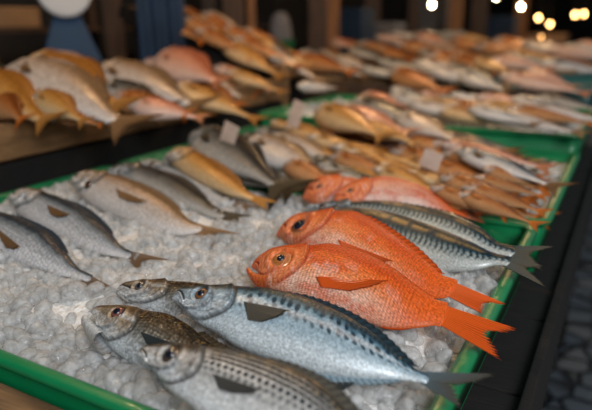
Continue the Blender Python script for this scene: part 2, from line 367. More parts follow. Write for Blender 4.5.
def fish_color(F, sp, u, yn, seed):
    P = SPEC[sp]; L = F.L
    X = u*L; Yv = yn*.5*(F.top(u)-F.bot(u))
    n1 = fbm(X*90+seed, Yv*90+seed*3); n2 = fbm(X*400+seed, Yv*500, 2); n3 = fbm(X*25+seed*2, Yv*60+7)
    yy = yn+(n1-.5)*.22
    c = mix(P['belly'], P['mid'], ss(-.75, -.05, yy))
    c = mix(c, P['up'], ss(P['tb']-P['soft'], P['tb']+.05, yy))
    c = mix(c, P['back'], ss(P['tb'], P['tb']+.18, yy))
    mk = P['marks']; body = ss(F.hl*.95, F.hl*1.08, u)
    if mk == 'spots':
        pitch = .031
        for y0, ph, st, sy in ((.47, 0, 1.0, .13), (.14, .5, .75, .09)):
            yc = y0-.10*ss(.5, 1, u)
            q = (u/pitch+ph) % 1-.5; idx = np.floor(u/pitch+ph)
            jit = (_LAT[(idx.astype(int)*7+int(y0*100)) % 256, 3]-.5)
            d = np.sqrt((q/.38)**2+((yy-yc-jit*.22+q*.15)/sy)**2)
            st2 = st*(.7+.3*_LAT[(idx.astype(int)*3) % 256, 9])*ss(.0, .04, u-F.hl)*(1-ss(.93, 1, u))
            c = mix(c, C(.010, .036, .062), ss(1.15, .6, d)*np.minimum(st2*1.3, 1))
        # fine bars between upper spots and the back, behind the gill cover
        bars = ss(.1, .6, np.sin(u*2*math.pi/.018+yn*4)*.5+.2)*ss(.42, .6, yn)*(1-ss(.8, .95, yn))
        c = mix(c, C(.25, .42, .50), bars*.08*body)
        c = mix(c, C(.74, .62, .55), np.exp(-((yy-.22)/.09)**2)*.35*body*(1-ss(.8, 1, u)))
        ll = np.exp(-((yn-.02+.15*ss(.5, .9, u))/.03)**2); c = mix(c, C(.2, .25, .27), ll*.25*body)
    if mk == 'rows':
        for k, y0 in enumerate((.86, .72, .58, .44, .28, .10, -.10)):
            yc = y0-.05*u; pitch = .0245
            q = (u/pitch+.5*(k % 2)) % 1-.5
            wv = .048 if k < 4 else .07
            d = np.sqrt((q/(.62 if k < 4 else .36))**2+((yn-yc)/wv)**2)
            c = mix(c, C(.006, .006, .007) if k < 4 else C(.02, .03, .04), ss(1.35, .8, d)*(1. if k < 5 else .7 if k == 5 else .35)*body)
        c = mix(c, C(.55, .45, .33), body*.18*ss(.2, .8, yn)*ss(.55, .75, n2))
    if mk == 'tiger':
        wv = np.sin(u*2*math.pi/.022+np.sin(yn*9)*1.1+n1*3)
        c = mix(c, C(.008, .02, .03), ss(-.1, .4, wv)*ss(-.55, -.2, yn)*.9)
        c = mix(c, C(.45, .30, .10), np.exp(-((yn-.42)/.12)**2)*.55*ss(.3, .6, n1))
    if mk in ('scales', 'rows', 'spots'):
        c = c*(1+.35*(n2[..., None]-.5))
    if mk == 'scales':
        c = mix(c, C(.03, .03, .03), (1-ss(.25, .8, (fbm(X*600, Yv*500, 1))))*.4*body)
    if mk == 'redscales':
        c = mix(c, C(.62, .07, .01), ss(.5, .75, n3)*.55)
        c = mix(c, C(.85, .60, .50), ss(.52, .78, n1)*.55*ss(.5, -.3, yn))
        c = mix(c, C(.72, .12, .018), ss(.60, .92, u)*.95)
        gr = np.sin(u*2*math.pi/.016+yn*2)*.5+.5
        c = mix(c, C(.45, .06, .01), gr*.22*body)
        c = mix(c, C(.70, .11, .02), ss(.0, .06, F.hl*.98-u)*ss(.35, -.2, yn)*.35)
    # golden lamp glitter on the wet back, painted into the skin colour
    c = mix(c, C(.50, .28, .07), ss(.62, .80, n2)*P['gold']*.8*ss(.45, .85, yn))
    # head
    hd = ss(.004, -.004, u-op_curve(yn, F.hl))
    if mk != 'redscales':
        hc = mix(P['head'], P['headtop'], ss(.30, .80, yn)+.5*ss(.06, .0, u))
        hc = mix(hc, C(.66, .72, .76), ss(.0, -.7, yn)*.6)
        r_ = np.sqrt(((u-F.hl*.45)/(F.hl*.6))**2+((yn-.05)/1.05)**2)
        hc = mix(hc, C(.06, .065, .07), ss(.55, .95, np.sin(r_*26+n1*2.5))*.55*ss(.55, .8, r_)*ss(.35, .0, yn))
        hc = mix(hc, C(.80, .84, .86), ss(.5, .72, fbm(X*45+seed, yn*6+3))*.45*ss(.6, .2, yn))
        hc = mix(hc, P['headtop'], ss(.30, .62, yn)*.8)
        hc = hc*(1+1.1*(n1[..., None]-.5)+.8*(n2[..., None]-.5)+.7*(fbm(X*60+yn*3+seed, yn*26+X*40)-.5)[..., None])
        c = mix(c, hc, hd*.95)
    else:
        hc = mix(C(.74, .22, .07), C(.60, .10, .02), ss(.1, .7, yn))
        hc = mix(hc, C(.82, .52, .42), ss(.50, .72, fbm(X*220+yn*2, Yv*60))*.55*ss(.5, -.1, yn))
        hc = mix(hc, C(.52, .06, .01), ss(.15, .7, np.sin(u*L*900+yn*9+n1*6))*.45*ss(.45, .1, yn))
        hc = mix(hc, C(.74, .12, .02), ss(.09, .0, u)*.8)
        c = mix(c, hc, hd*.85)
    if F.feat:
        du = u-op_curve(yn, F.hl)
        side = ss(1.0, .85, np.abs(yn))
        c = mix(c, C(.04, .035, .03) if mk != 'redscales' else C(.35, .04, .01), np.exp(-((du-.004)/.007)**2)*.95*side)
        du2 = u-op_curve(yn+.1, F.hl*.70, .35)
        c = mix(c, C(.08, .08, .08) if mk != 'redscales' else C(.42, .05, .01), np.exp(-(du2/.006)**2)*.7*side*ss(.6, .2, yn))
        # mouth
        mu = u/F.mouth; ym = F.my-F.ms*mu
        c = mix(c, C(.66, .68, .70) if mk != 'redscales' else C(.8, .25, .08), np.exp(-((yn-ym+.24)/.12)**2)*ss(1.15, .85, mu)*.55)
        c = mix(c, C(.02, .018, .018) if mk != 'redscales' else C(.3, .03, .01), np.exp(-((yn-ym)/.13)**2)*ss(1.05, .9, mu)*.95)
    return c

def fish_disp(F, u, yn):
    """outward offset of the flank in metres"""
    L = F.L; d = np.zeros_like(u)
    if not F.feat: return d
    du = op_curve(yn, F.hl)-u
    d += .0065*L/.3*ss(-.002, .006, du)*np.exp(-np.maximum(du, 0)/.05)
    du2 = op_curve(yn+.1, F.hl*.70, .35)-u
    d += .0050*L/.3*ss(-.002, .005, du2)*np.exp(-np.maximum(du2, 0)/.04)*ss(.7, .3, yn)
    mu = u/F.mouth; ym = F.my-F.ms*mu
    d -= .0022*np.exp(-((yn-ym)/.07)**2)*ss(1.05, .9, mu)
    d += .0022*np.exp(-((yn-ym+.22)/.11)**2)*ss(1.1, .8, mu)*ss(.1, .4, mu)
    if F.eye is not None:
        ex, ey, er = F.eye
        x = u*L; y = yn*.5*(F.top(u)-F.bot(u))+.5*(F.top(u)+F.bot(u))
        r = np.sqrt((x-ex)**2+(y-ey)**2)/er
        d += .0016*np.exp(-((r-1.35)/.25)**2)-.003*ss(1.15, .8, r)
    d *= ss(.999, .80, np.abs(yn))
    d += (fbm(u*L*160, yn*14)-.5)*.0012*ss(0, .05, u)*ss(.98, .7, np.abs(yn))*ss(F.hl*1.02, F.hl*.9, u)
    return d

def make_body(F, sp, NU, NV, seed, root, bend=0):
    k = np.linspace(0, 1, NU); u = k**1.35*.985+.015*k; u[0] = 0.0004
    th = np.linspace(0, 2*math.pi, NV, endpoint=False)
    U, T = np.meshgrid(u, th, indexing='ij')
    top = F.top(U); bot = F.bot(U); c = (top+bot)/2; h = (top-bot)/2; w = F.wid(U)
    cap = np.sqrt(np.clip(1-((U-.985)/.0151)**2, 0, 1)); cap = np.where(U > .985, cap, 1); h = h*np.maximum(cap, .02); w = w*np.maximum(cap, .02)
    yn = np.sin(T); cz = np.cos(T); zz = np.sign(cz)*np.abs(cz)**.9
    V = np.stack([U*F.L, c+h*yn, w*zz+np.sign(cz)*fish_disp(F, U, yn)*ss(0, .02, U)*ss(0, .35, np.abs(cz))], -1)
    if bend: V[..., 2] += bend*((U-.45)**2)
    col = fish_color(F, sp, U, yn, seed)
    sc = ss(-.01, .02, U-op_curve(yn, F.hl))*ss(.98, .78, U)
    if sp == 'brown': sc = sc*ss(-.55, .1, yn)
    if sp in ('orange', 'rose'): sc = np.maximum(sc, .25)
    arc = T-math.pi*.5; arc = np.where(arc > math.pi, 2*math.pi-arc, arc)
    uv = np.stack([U*F.L, np.abs(arc)*h*1.0+seed], -1)
    n = NU*NV
    Fq = grid_faces(NU, NV, True)
    V = V.reshape(-1, 3); col = col.reshape(-1, 3); uv = uv.reshape(-1, 2); sc = sc.ravel()
    # close both ends with a fan of degenerate-free quads
    e = [[i, (i+1) % NV, NV-1-i-1 if False else (i+1) % NV, i] for i in range(0)]
    o = mesh_np('body', V, Fq[:, ::-1], SPEC[sp]['mat'], col, uv, sc, root)
    return o

def fin(name, base, margin, F, root, colr, nr=22, nm=10, amp=.0007, zf=None, edge=.05, tipc=None, thick=.0007, ray=.35, power=1.0, c00=None):
    """thin fin: rays run from the base polyline to the margin polyline (both x,y,z in the fish frame)"""
    def resamp(P, n):
        P = np.array(P, float); d = np.r_[0, np.cumsum(np.linalg.norm(np.diff(P, axis=0), axis=1))]; d /= d[-1]
        t = np.linspace(0, 1, n); return np.stack([np.interp(t, d, P[:, i]) for i in range(3)], -1)
    n = nr*2+1
    Bp = resamp(base, n); Mp = resamp(margin, n)
    t = np.linspace(0, 1, nm)**power
    isray = (np.arange(n) % 2 == 0)
    ln = np.where(isray, 1.0, 1-edge)*(1-.06*np.random.RandomState(n+nm).rand(n))
    G = Bp[:, None, :]*(1-t[None, :, None]*ln[:, None, None])+Mp[:, None, :]*(t[None, :, None]*ln[:, None, None])
    off = np.where(isray, amp, -amp)[:, None]*np.ones((1, nm))
    c0 = np.array(colr)*1.0; c1 = np.array(tipc) if tipc is not None else c0*.8
    if c00 is not None: c1 = c0; c0 = np.array(c00)
    colg = mix(c0, c1, np.broadcast_to(t, (n, nm)))*np.where(isray, 1+ray, 1-ray)[:, None, None]
    front = G.copy(); front[..., 2] += off+thick/2; back = G.copy(); back[..., 2] += off-thick/2
    V = np.concatenate([front.reshape(-1, 3), back.reshape(-1, 3)]); K = n*nm
    f = grid_faces(n, nm); fb = f[:, ::-1]+K
    bd = [i*nm for i in range(n)]; out = [i*nm+nm-1 for i in range(n)]
    side = []
    for a in range(n-1): side.append([out[a], out[a+1], out[a+1]+K, out[a]+K]); side.append([bd[a+1], bd[a], bd[a]+K, bd[a+1]+K])
    for a in range(nm-1): side.append([a, a+1, a+1+K, a+K][::-1]); q = (n-1)*nm; side.append([q+a, q+a+1, q+a+1+K, q+a+K])
    Fq = np.concatenate([f, fb, np.array(side)])
    return mesh_np(name, V, Fq, M_FIN, np.concatenate([colg.reshape(-1, 3)]*2), parent=root)

def make_eye(F, ex, ey, er, root, iris, ring, pup=.5, nseg=28, z=None):
    u_ = ex/F.L; c_ = (F.top(u_)+F.bot(u_))/2; h_ = (F.top(u_)-F.bot(u_))/2
    z0 = float(F.zs(ex, ey)) + float(fish_disp(F, np.array([u_]), np.array([(ey-c_)/h_]))[0]) + .0022
    e = .002
    gx = (F.zs(ex+e, ey)-F.zs(ex-e, ey))/(2*e); gy = (F.zs(ex, ey+e)-F.zs(ex, ey-e))/(2*e)
    nrm = Vector((-float(gx)*.5, -float(gy)*.5, 1)).normalized()
    q = Vector((0, 0, 1)).rotation_difference(nrm).to_matrix()
    def dome(R, hgt, zoff, nr, colf):
        rr = np.linspace(0.001, 1, nr); a = np.linspace(0, 2*math.pi, nseg, endpoint=False)
        RR, AA = np.meshgrid(rr, a, indexing='ij')
        V = np.stack([R*RR*np.cos(AA), R*RR*np.sin(AA), zoff+hgt*np.sqrt(np.clip(1-RR**2, 0, 1))], -1).reshape(-1, 3)
        V = V @ np.array(q).T + np.array([ex, ey, z0])
        return V, grid_faces(nr, nseg, True), colf(RR, AA).reshape(-1, 3)
    V, Fq, c = dome(er, er*.42, -.0022*er/.006, 14, lambda r, a: mix(mix(iris, np.array(iris)*.55, ss(.4, .7, (np.sin(a*9+r*20)*.5+.5))), ring, ss(.72, .9, r)))
    eo = mesh_np('eye', V, Fq, M_EYE, c, parent=root)
    V, Fq, c = dome(er*pup, er*.20, -.0022*er/.006+er*.34, 8, lambda r, a: np.zeros(r.shape+(3,)))
    po = mesh_np('pupil', V, Fq, M_PUPIL, parent=eo)
    return eo

def tail(F, px, root, sp, z=0., base_h=None, droop=0, nr=15):
    """px: list of pixels - upper tip ... fork ... lower tip"""
    tx = [F.loc(*p, 0) for p in px]
    P = SPEC[sp]; bh = base_h or (F.top(1.)-F.bot(1.))*.5*.9; cy = (F.top(1.)+F.bot(1.))/2
    base = [(F.L*.955, cy+bh*.8, z), (F.L*.965, cy, z), (F.L*.955, cy-bh*.8, z)]
    mar = [(x, y, z+droop*((x-F.L)/.06)**2) for x, y in tx]
    return fin('tail_fin', base, mar, F, root, P['fin'], nr=nr, nm=14, edge=.15, power=.9, ray=.5, amp=.0011, c00=(P['up']*.5+P['fin']*.5))

def outline_fin(F, px, root, name, colr, z=0, nr=14):
    pass

def hero(name, sp, snout, tailb, zh, zt, tilt, top, bot, eye, tailpx, label, cat='fish', group=None, hl=.24, mouth=.10, my=.1,
         res=(300, 120), pect=None, dorsal=(.34, .80), anal=(.62, .88), iris=(.25, .12, .04), ring=(.02, .02, .02), pup=.5, seed=1, eyer=7, jaw=None, finh=.006,
         wk=None, tz=0, tb=None, droop=0, extra=None, ms=.45):
    f = Fish(snout, tailb, zh, zt, tilt)
    if wk: f.wk = wk
    f.hl = hl; f.mouth = mouth; f.my = my; f.ms = ms
    f.trace(top, bot)
    root = empty(name, f.M)
    tag(root, label, cat, group)
    if eye:
        ex, ey, ez = f.surf(*eye)
        e2 = f.surf(eye[0]+eyer, eye[1]); er = math.hypot(e2[0]-ex, e2[1]-ey)
        f.eye = (ex, ey, er)
    make_body(f, sp, res[0], res[1], seed, root)
    if eye: make_eye(f, ex, ey, er, root, iris, ring, pup)
    if tailpx: tail(f, tailpx, root, sp, z=tz, droop=droop)
    P = SPEC[sp]
    if dorsal:
        us = np.linspace(dorsal[0], dorsal[1], 12)
        base = [(u*f.L, float(f.top(u))-.001, 0) for u in us]
        mar = [(u*f.L+finh*1.3, float(f.top(u))+finh*(math.sin(math.pi*min(1, (i+1.2)/12))**.5), 0) for i, u in enumerate(us)]
        fin('dorsal_fin', base, mar, f, root, np.clip(P['back']*1.3+.01, 0, 1) if sp != 'orange' else P['fin'], nr=18, nm=5, edge=.10)
    if anal:
        us = np.linspace(anal[0], anal[1], 8)
        base = [(u*f.L, float(f.bot(u))+.001, 0) for u in us]
        mar = [(u*f.L+finh*1.2, float(f.bot(u))-finh*(math.sin(math.pi*min(1, (i+1.4)/8))**.5), 0) for i, u in enumerate(us)]
        fin('anal_fin', base, mar, f, root, P['mid']*.8 if sp != 'orange' else P['fin'], nr=14, nm=5, edge=.2)
    if pect:
        b, mg = pect
        bb = [f.surf(*p, .0015) for p in b]; mm = [f.surf(*p, .0030) for p in mg]
        # keep the fin just off the flank along its length
        fin('pectoral_fin', bb, mm, f, root, P['fin']*1.0, nr=9, nm=12, edge=.05, tipc=P['fin']*.8, amp=.0007, thick=.0008, ray=.5)
    if jaw: make_jaw(f, root, *jaw)
    return f, root

def make_jaw(f, root, pts, radii, colr, zr=.9):
    """lower jaw: a tapered half-ring of bone from hinge to tip, pts in pixels on the mid plane"""
    P = np.array([f.loc(*p) for p in pts]); n = 26; m = 20
    d = np.r_[0, np.cumsum(np.linalg.norm(np.diff(P, axis=0), axis=1))]; d /= d[-1]
    t = np.linspace(0, 1, n)
    fx = pchip(d, P[:, 0]); fy = pchip(d, P[:, 1]); fr = pchip(d, [r for r in radii])
    pc = np.stack([fx(t), fy(t)], -1); tg = np.gradient(pc, axis=0); tg /= np.linalg.norm(tg, axis=1)[:, None]
    nr = np.stack([-tg[:, 1], tg[:, 0]], -1)
    a = np.linspace(0, 2*math.pi, m, endpoint=False)
    r = fr(t)*np.sqrt(np.clip(1-((t-.9)/.101)**2*(t > .9), 0.0004, 1))
    xy = pc[:, None, :]+nr[:, None, :]*(r[:, None]*np.sin(a))[..., None]
    zz = (r*zr*(1.3+.6*(1-t)))[:, None]*np.cos(a)
    V = np.concatenate([xy, zz[..., None]], -1).reshape(-1, 3)
    A = np.broadcast_to(a, (n, m)); T = np.broadcast_to(t[:, None], (n, m))
    c0, c1 = colr
    col = mix(c0, c1, ss(-.3, .6, np.sin(A))*.7); col = col*(1+.4*(fbm(T*20, A*5)-.5))[..., None]
    uv = np.stack([T*.05, A*.004], -1).reshape(-1, 2)
    return mesh_np('lower_jaw', V, grid_faces(n, m, True), M_SKIN, col.reshape(-1, 3), uv, np.zeros(n*m), root)

exec_heroes = True
# ------------------------------------------------------------------ front tray: hero fish
f1, F1 = hero('spotted_horse_mackerel', 'scad', (173, 297), (430, 377.5), .868, .846, 30,
  top=[(175, 291.5), (182, 288), (200, 285.5), (225, 284.5), (260, 287), (300, 295), (340, 311), (370, 329), (391, 347), (405, 359), (424, 372)],
  bot=[(177, 303), (185, 313), (198, 325), (211, 332), (225, 341), (245, 351), (280, 364), (315, 374), (345, 378), (380, 379), (408, 380), (422, 382.5)],
  eye=(201, 293), tailpx=[(500, 375), (480, 382), (462, 386), (452, 384), (460, 395), (466, 412)],
  label='large silver-blue mackerel with dark blue spots, lying frontmost and whole across the ice', hl=.275, mouth=.070, my=.50, ms=1.0,
  pect=([(244, 302), (248, 320)], [(291, 311), (280, 317), (262, 322)]), iris=(.30, .13, .05), ring=(.03, .03, .03), pup=.52, seed=1.3, eyer=6.8,
  dorsal=(.40, .93), anal=(.62, .9), res=(420, 160))
f2, F2 = hero('striped_mackerel', 'striped', (137, 353), (425, 483), .868, .846, 32,
  top=[(139, 349.5), (144, 346.5), (158, 343), (180, 342.5), (202, 344), (224, 346.5), (250, 352), (283, 362), (307, 373), (329, 388), (347, 407), (380, 440), (410, 466)],
  bot=[(140, 359), (152, 372), (167, 391), (187, 407), (212, 423), (250, 443), (300, 463), (350, 476), (400, 484)],
  eye=(170.5, 354), tailpx=[(500, 478), (460, 492), (465, 530)],
  label='striped silver mackerel with rows of dark dots, cut off by the bottom edge', hl=.272, mouth=.060, my=.45, ms=1.0,
  pect=([(213, 374), (219, 389)], [(264, 391), (250, 394), (232, 393)]), iris=(.10, .07, .05), ring=(.06, .045, .03), pup=.55, seed=2.1, eyer=9,
  dorsal=(.42, .9), res=(420, 170))
f3, F3 = hero('open_mouthed_fish', 'brown', (91, 311), (310, 386), .845, .832, 30,
  top=[(93, 307.5), (100, 305.5), (113, 304.5), (133, 305), (148, 308.5), (170, 313.5), (190, 324), (213, 343), (250, 362), (290, 377)],
  bot=[(92.5, 313), (96, 322), (99, 335), (113, 353), (133, 367), (160, 379), (200, 390), (250, 395), (290, 393)],
  eye=(118, 313), tailpx=[(360, 383), (342, 393), (348, 424)],
  label='small brown-backed fish with wide open mouth pointing left, beside the green front rim', hl=.28, mouth=.001, my=.3,
  pect=([(141, 332), (146, 343)], [(176, 345), (166, 350), (155, 349)]), iris=(.30, .10, .08), ring=(.04, .03, .025), pup=.55, seed=3.7, eyer=6.2,
  jaw=([(104, 343), (94, 333), (87, 324), (84, 316)], [.0100, .0080, .0055, .0028], (C(.56, .62, .66), C(.40, .34, .28))), dorsal=(.5, .9))
f4, F4 = hero('tan_headed_fish', 'brown', (117, 291), (345, 346), .838, .828, 28,
  top=[(119, 287), (124, 283.5), (135, 280.5), (155, 279.5), (185, 281.5), (220, 287), (260, 300), (300, 318), (330, 336)],
  bot=[(119, 296), (127, 302), (145, 309), (165, 319), (200, 332), (250, 345), (300, 351), (330, 351)],
  eye=(140, 285.5), tailpx=[(392, 345), (372, 352), (380, 375)],
  label='tan-headed fish half hidden behind the large spotted mackerel', hl=.25, mouth=.08, my=.3, iris=(.12, .12, .13), ring=(.10, .06, .03), pup=.55, seed=4.4, eyer=5.5, dorsal=(.5, .9))
r1, R1 = hero('orange_rockfish', 'orange', (252, 265), (447, 314), .862, .848, 27,
  top=[(253, 260.5), (260, 254.5), (272, 249.5), (285, 246.5), (310, 245.5), (338, 246), (360, 251), (376, 258), (398, 271), (409, 280), (425, 291), (439, 299.5)],
  bot=[(253, 264.5), (256, 271), (259, 280), (264, 288), (290, 299), (320, 310), (350, 319), (380, 327), (400, 329), (420, 327.5), (437, 326)],
  eye=(281, 258.7), tailpx=[(521, 331), (508, 333), (495, 333), (489, 334), (494, 345), (505, 363)],
  label='bright orange rockfish in front, open mouth left, tail over the green rim', hl=.30, mouth=.06, my=-.25,
  pect=([(316, 277), (321, 287)], [(390, 281), (372, 287), (350, 291)]), iris=(.62, .22, .06), ring=(.72, .33, .14), pup=.40, seed=5.2, eyer=10.5,
  jaw=([(270, 284), (259, 281), (252, 275.5), (247, 268)], [.0085, .0066, .0042, .0020], (C(.72, .20, .06), C(.62, .11, .03))),
  anal=(.74, .86), dorsal=(.32, .9), finh=.002, res=(380, 150), wk=(.40, .60, .60, .56, .48, .34, .18))
r2, R2 = hero('orange_rockfish', 'orange', (277, 235), (456, 287), .850, .852, 27,
  top=[(278, 230), (281, 224), (288, 219.5), (296, 216.5), (316, 213.5), (344, 212), (360, 214), (376, 222), (394, 234), (413, 248), (431, 264), (447, 276)],
  bot=[(279, 238), (284, 243), (300, 252), (330, 264), (360, 275), (400, 290), (430, 298), (448, 298)],
  eye=(299, 225), tailpx=[(509, 306), (494, 304), (486, 305), (484, 312), (486, 316)],
  label='second orange rockfish, lying just behind the front orange one', hl=.29, mouth=.07, my=-.1,
  pect=([(338, 240), (342, 250)], [(395, 262), (380, 264), (362, 260)]), iris=(.30, .10, .05), ring=(.66, .25, .08), pup=.55, seed=6.1, eyer=9,
  anal=None, dorsal=(.32, .9), res=(260, 100), wk=(.40, .60, .60, .56, .48, .34, .18))
m5, M5 = hero('dark_blue_mackerel', 'mack', (296, 216), (512, 260), .838, .846, 28,
  top=[(305, 212), (320, 210), (350, 208.5), (390, 213), (430, 225), (470, 241), (500, 254)],
  bot=[(305, 222), (320, 230), (360, 250), (400, 264), (440, 271), (475, 269.5), (500, 265)],
  eye=(316, 217), tailpx=[(546, 267), (530, 268), (528, 270), (550, 290)],
  label='dark blue mackerel with barred flank behind the orange rockfish, tail hanging over the rim', hl=.24, mouth=.08, my=.2, seed=7.3, eyer=4, res=(220, 80), dorsal=(.3, .8), anal=None)
m6, M6 = hero('dark_blue_mackerel', 'mack', (305, 207), (516, 252), .846, .850, 24,
  top=[(312, 205), (330, 203.5), (360, 202), (400, 203.5), (440, 211), (480, 227), (505, 244)],
  bot=[(312, 209), (340, 214), (400, 228), (450, 243), (490, 254), (508, 257)],
  eye=(322, 207), tailpx=[(556, 247), (535, 252), (532, 256), (545, 272)],
  label='dark blue mackerel farthest back of the two, against the pink fish', hl=.24, mouth=.08, my=.2, seed=8.3, eyer=4, res=(220, 80), dorsal=(.3, .8), anal=None)
r3, R3 = hero('pink_fish', 'rose', (303, 196), (440, 214), .850, .838, 26,
  top=[(306, 189), (314, 181.5), (325, 177), (340, 177), (360, 181), (400, 197), (430, 209)],
  bot=[(306, 200), (320, 206), (350, 212), (400, 218), (430, 218)],
  eye=(319, 186), tailpx=[(466, 218), (455, 220), (460, 228)],
  label='pink-orange fish with its head left, next to the middle ice patch', hl=.28, mouth=.08, my=-.1, seed=9.3, eyer=4, res=(160, 60), anal=None, iris=(.5, .2, .1), ring=(.6, .25, .12))
r4, R4 = hero('pink_fish', 'rose', (334, 199), (468, 213), .862, .842, 26,
  top=[(338, 191), (350, 184), (368, 179.5), (388, 178.5), (412, 184), (440, 199), (458, 209)],
  bot=[(338, 204), (352, 209), (380, 214), (420, 218), (455, 217)],
  eye=(350, 190), tailpx=[(490, 214), (480, 217), (486, 224)],
  label='pale pink fish with rounded back, directly behind the dark blue mackerels', hl=.27, mouth=.08, my=-.1, seed=10.3, eyer=4, res=(160, 60), anal=None, iris=(.5, .2, .1), ring=(.6, .25, .12))
# left side of the front tray
l1, L1 = hero('silver_fish', 'silver', (-58, 212), (92, 279), .850, .836, 26,
  top=[(-50, 205), (-25, 206), (0, 212), (20, 217.5), (48, 231), (68, 253), (85, 271)],
  bot=[(-50, 219), (-30, 240), (0, 256), (34, 268), (60, 275), (85, 281)], eye=(-35, 215), tailpx=[(119, 291), (104, 287), (97, 290), (93, 301)],
  label='silver fish entering from the left edge, brown tail on the ice', hl=.25, mouth=.08, my=.1, seed=11.1, eyer=5, res=(200, 80),
  pect=([(-2, 229), (0, 238)], [(22, 248), (14, 250), (6, 248)]), anal=None)
l2, L2 = hero('silver_fish', 'silver', (8.5, 198), (133, 255), .850, .836, 26,
  top=[(12, 191), (20, 187.5), (35, 189), (51, 193), (78, 205), (109, 229), (128, 249)],
  bot=[(11, 206), (18, 215), (41, 230), (68, 243), (102, 254), (126, 259)], eye=(26, 199), tailpx=[(172, 261), (152, 260), (143, 262), (142, 273)],
  label='grey-blue silver fish near the left rim, second from the left edge', hl=.26, mouth=.08, my=.1, seed=12.1, eyer=4, res=(200, 80),
  pect=([(47, 205), (50, 214)], [(71, 215), (64, 217), (56, 217)]), anal=None)
l3, L3 = hero('silver_fish', 'tan', (70.5, 181), (203, 229), .856, .838, 26,
  top=[(72, 175), (77, 172), (95, 171.5), (126, 178), (153, 190), (177, 206), (196, 222)],
  bot=[(72, 188), (89, 205), (116, 218), (147, 230), (177, 235), (197, 233)], eye=(89, 184), tailpx=[(243, 235), (222, 233), (213, 236), (218, 252)],
  label='plump silver fish with tan back and brown tail, behind the grey-blue one', hl=.27, mouth=.08, my=.1, seed=13.1, eyer=4, res=(200, 80),
  pect=([(116, 189), (119, 197)], [(148, 202), (138, 203), (128, 201)]), anal=None)
l4, L4 = hero('slender_dark_fish', 'dark', (106, 173), (228, 214), .838, .836, 24,
  top=[(112, 168), (125, 165.5), (148, 166), (175, 175), (205, 196), (222, 209)], bot=[(112, 178), (135, 188), (170, 204), (210, 216)], eye=(120, 171),
  tailpx=[(255, 217), (240, 217), (240, 226)], label='dark grey fish mostly hidden behind the plump silver one', hl=.25, mouth=.08, my=.1, seed=14.1, eyer=3, res=(120, 48), anal=None)
l4b, L4B = hero('slender_dark_fish', 'silver', (140, 164), (236, 203), .848, .838, 24,
  top=[(146, 160.5), (160, 161), (185, 170), (210, 184), (230, 198)], bot=[(146, 169), (165, 179), (195, 194), (225, 206)], eye=(152, 165),
  tailpx=[(262, 208), (248, 207), (250, 216)], label='slim bluish fish touching the green back rim of the front tray', hl=.25, mouth=.08, my=.1, seed=15.1, eyer=3, res=(120, 48), anal=None)
l5, L5 = hero('golden_fish', 'gold', (165, 157), (256, 197), .870, .850, 24,
  top=[(168, 151), (176, 147.5), (195, 149.5), (219, 164), (240, 181), (252, 193)], bot=[(168, 164), (181, 174), (200, 185), (227, 195), (248, 199.5)], eye=(178, 155),
  tailpx=[(280, 203), (268, 203), (268, 211)], label='plump golden-tan fish resting over the green rim between two trays', hl=.26, mouth=.08, my=.1, seed=16.1, eyer=3, res=(140, 56), anal=None)

# ------------------------------------------------------------------ generic market fish (copied by obj.copy)
class LocalFish(Fish):
    def __init__(s, L=.3, hr=.25, hl=.25):
        s.L = L; s.hl = hl; s.mouth = .08; s.my = .1; s.ms = .45; s.eye = None; s.feat = True
        t = [(.03, .26), (.08, .50), (.16, .74), (.28, .95), (.38, 1), (.52, .93), (.70, .66), (.85, .34), (.95, .20), (1, .19)]
        b = [(.03, .30), (.08, .52), (.16, .78), (.28, 1.0), (.40, 1.05), (.55, .92), (.72, .58), (.86, .28), (.95, .19), (1, .19)]
        k = hr*1.18*L/2
        s.prof([(u, v*k) for u, v in t], [(u, -v*k) for u, v in b])
PROTO = []
def proto(kind, sp, hr=.25, seed=1., res=(72, 32), bend=0., parts=True, cat='fish'):
    f = LocalFish(.3, hr); root = empty(kind)
    f.eye = (.3*.10, .3*hr*.10, .0085)
    make_body(f, sp, res[0], res[1], seed, root, bend)
    P = SPEC[sp]; zt = bend*.3
    b = fin('tail_fin', [(.296, .006, zt), (.296, -.006, zt)], [(.352, .036, zt*1.3), (.338, .015, zt*1.2), (.328, 0, zt*1.2), (.338, -.015, zt*1.2), (.352, -.034, zt*1.3)], f, root, P['fin'], nr=10, nm=5)
    if parts:
        make_eye(f, .3*.10, .3*hr*.10, .0085, root, (.2, .12, .06), (.05, .04, .03), .55, 14)
        us = np.linspace(.34, .8, 7)
        fin('dorsal_fin', [(u*.3, float(f.top(u))-.001, bend*(u-.45)**2) for u in us], [(u*.3+.008, float(f.top(u))+.007*math.sin(math.pi*min(1, (i+1.5)/7)), bend*(u-.45)**2) for i, u in enumerate(us)], f, root, P['back']*1.2+.01, nr=8, nm=3)
        z1 = [float(f.zs(u*.3, -.004))+.002 for u in (.27, .27, .42)]
        fin('pectoral_fin', [(.27*.3, .002, z1[0]), (.27*.3, -.009, z1[1])], [(.42*.3, -.010, z1[2]+.001), (.35*.3, -.016, z1[2]-.001)], f, root, P['fin']*.8, nr=6, nm=4)
    root['cat0'] = cat; root['used'] = 0
    return root
def clone(root, M, label, group=None, cat=None):
    if not root['used']:
        r = root; root['used'] = 1
    else:
        r = root.copy(); COL.objects.link(r)
        for ch in list(root.children):
            c = ch.copy(); COL.objects.link(c); c.parent = r; c.matrix_parent_inverse = Matrix()
            for g in list(ch.children):
                d = g.copy(); COL.objects.link(d); d.parent = c; d.matrix_parent_inverse = Matrix()
    r.matrix_world = M
    tag(r, label, cat or root['cat0'], group)
    return r
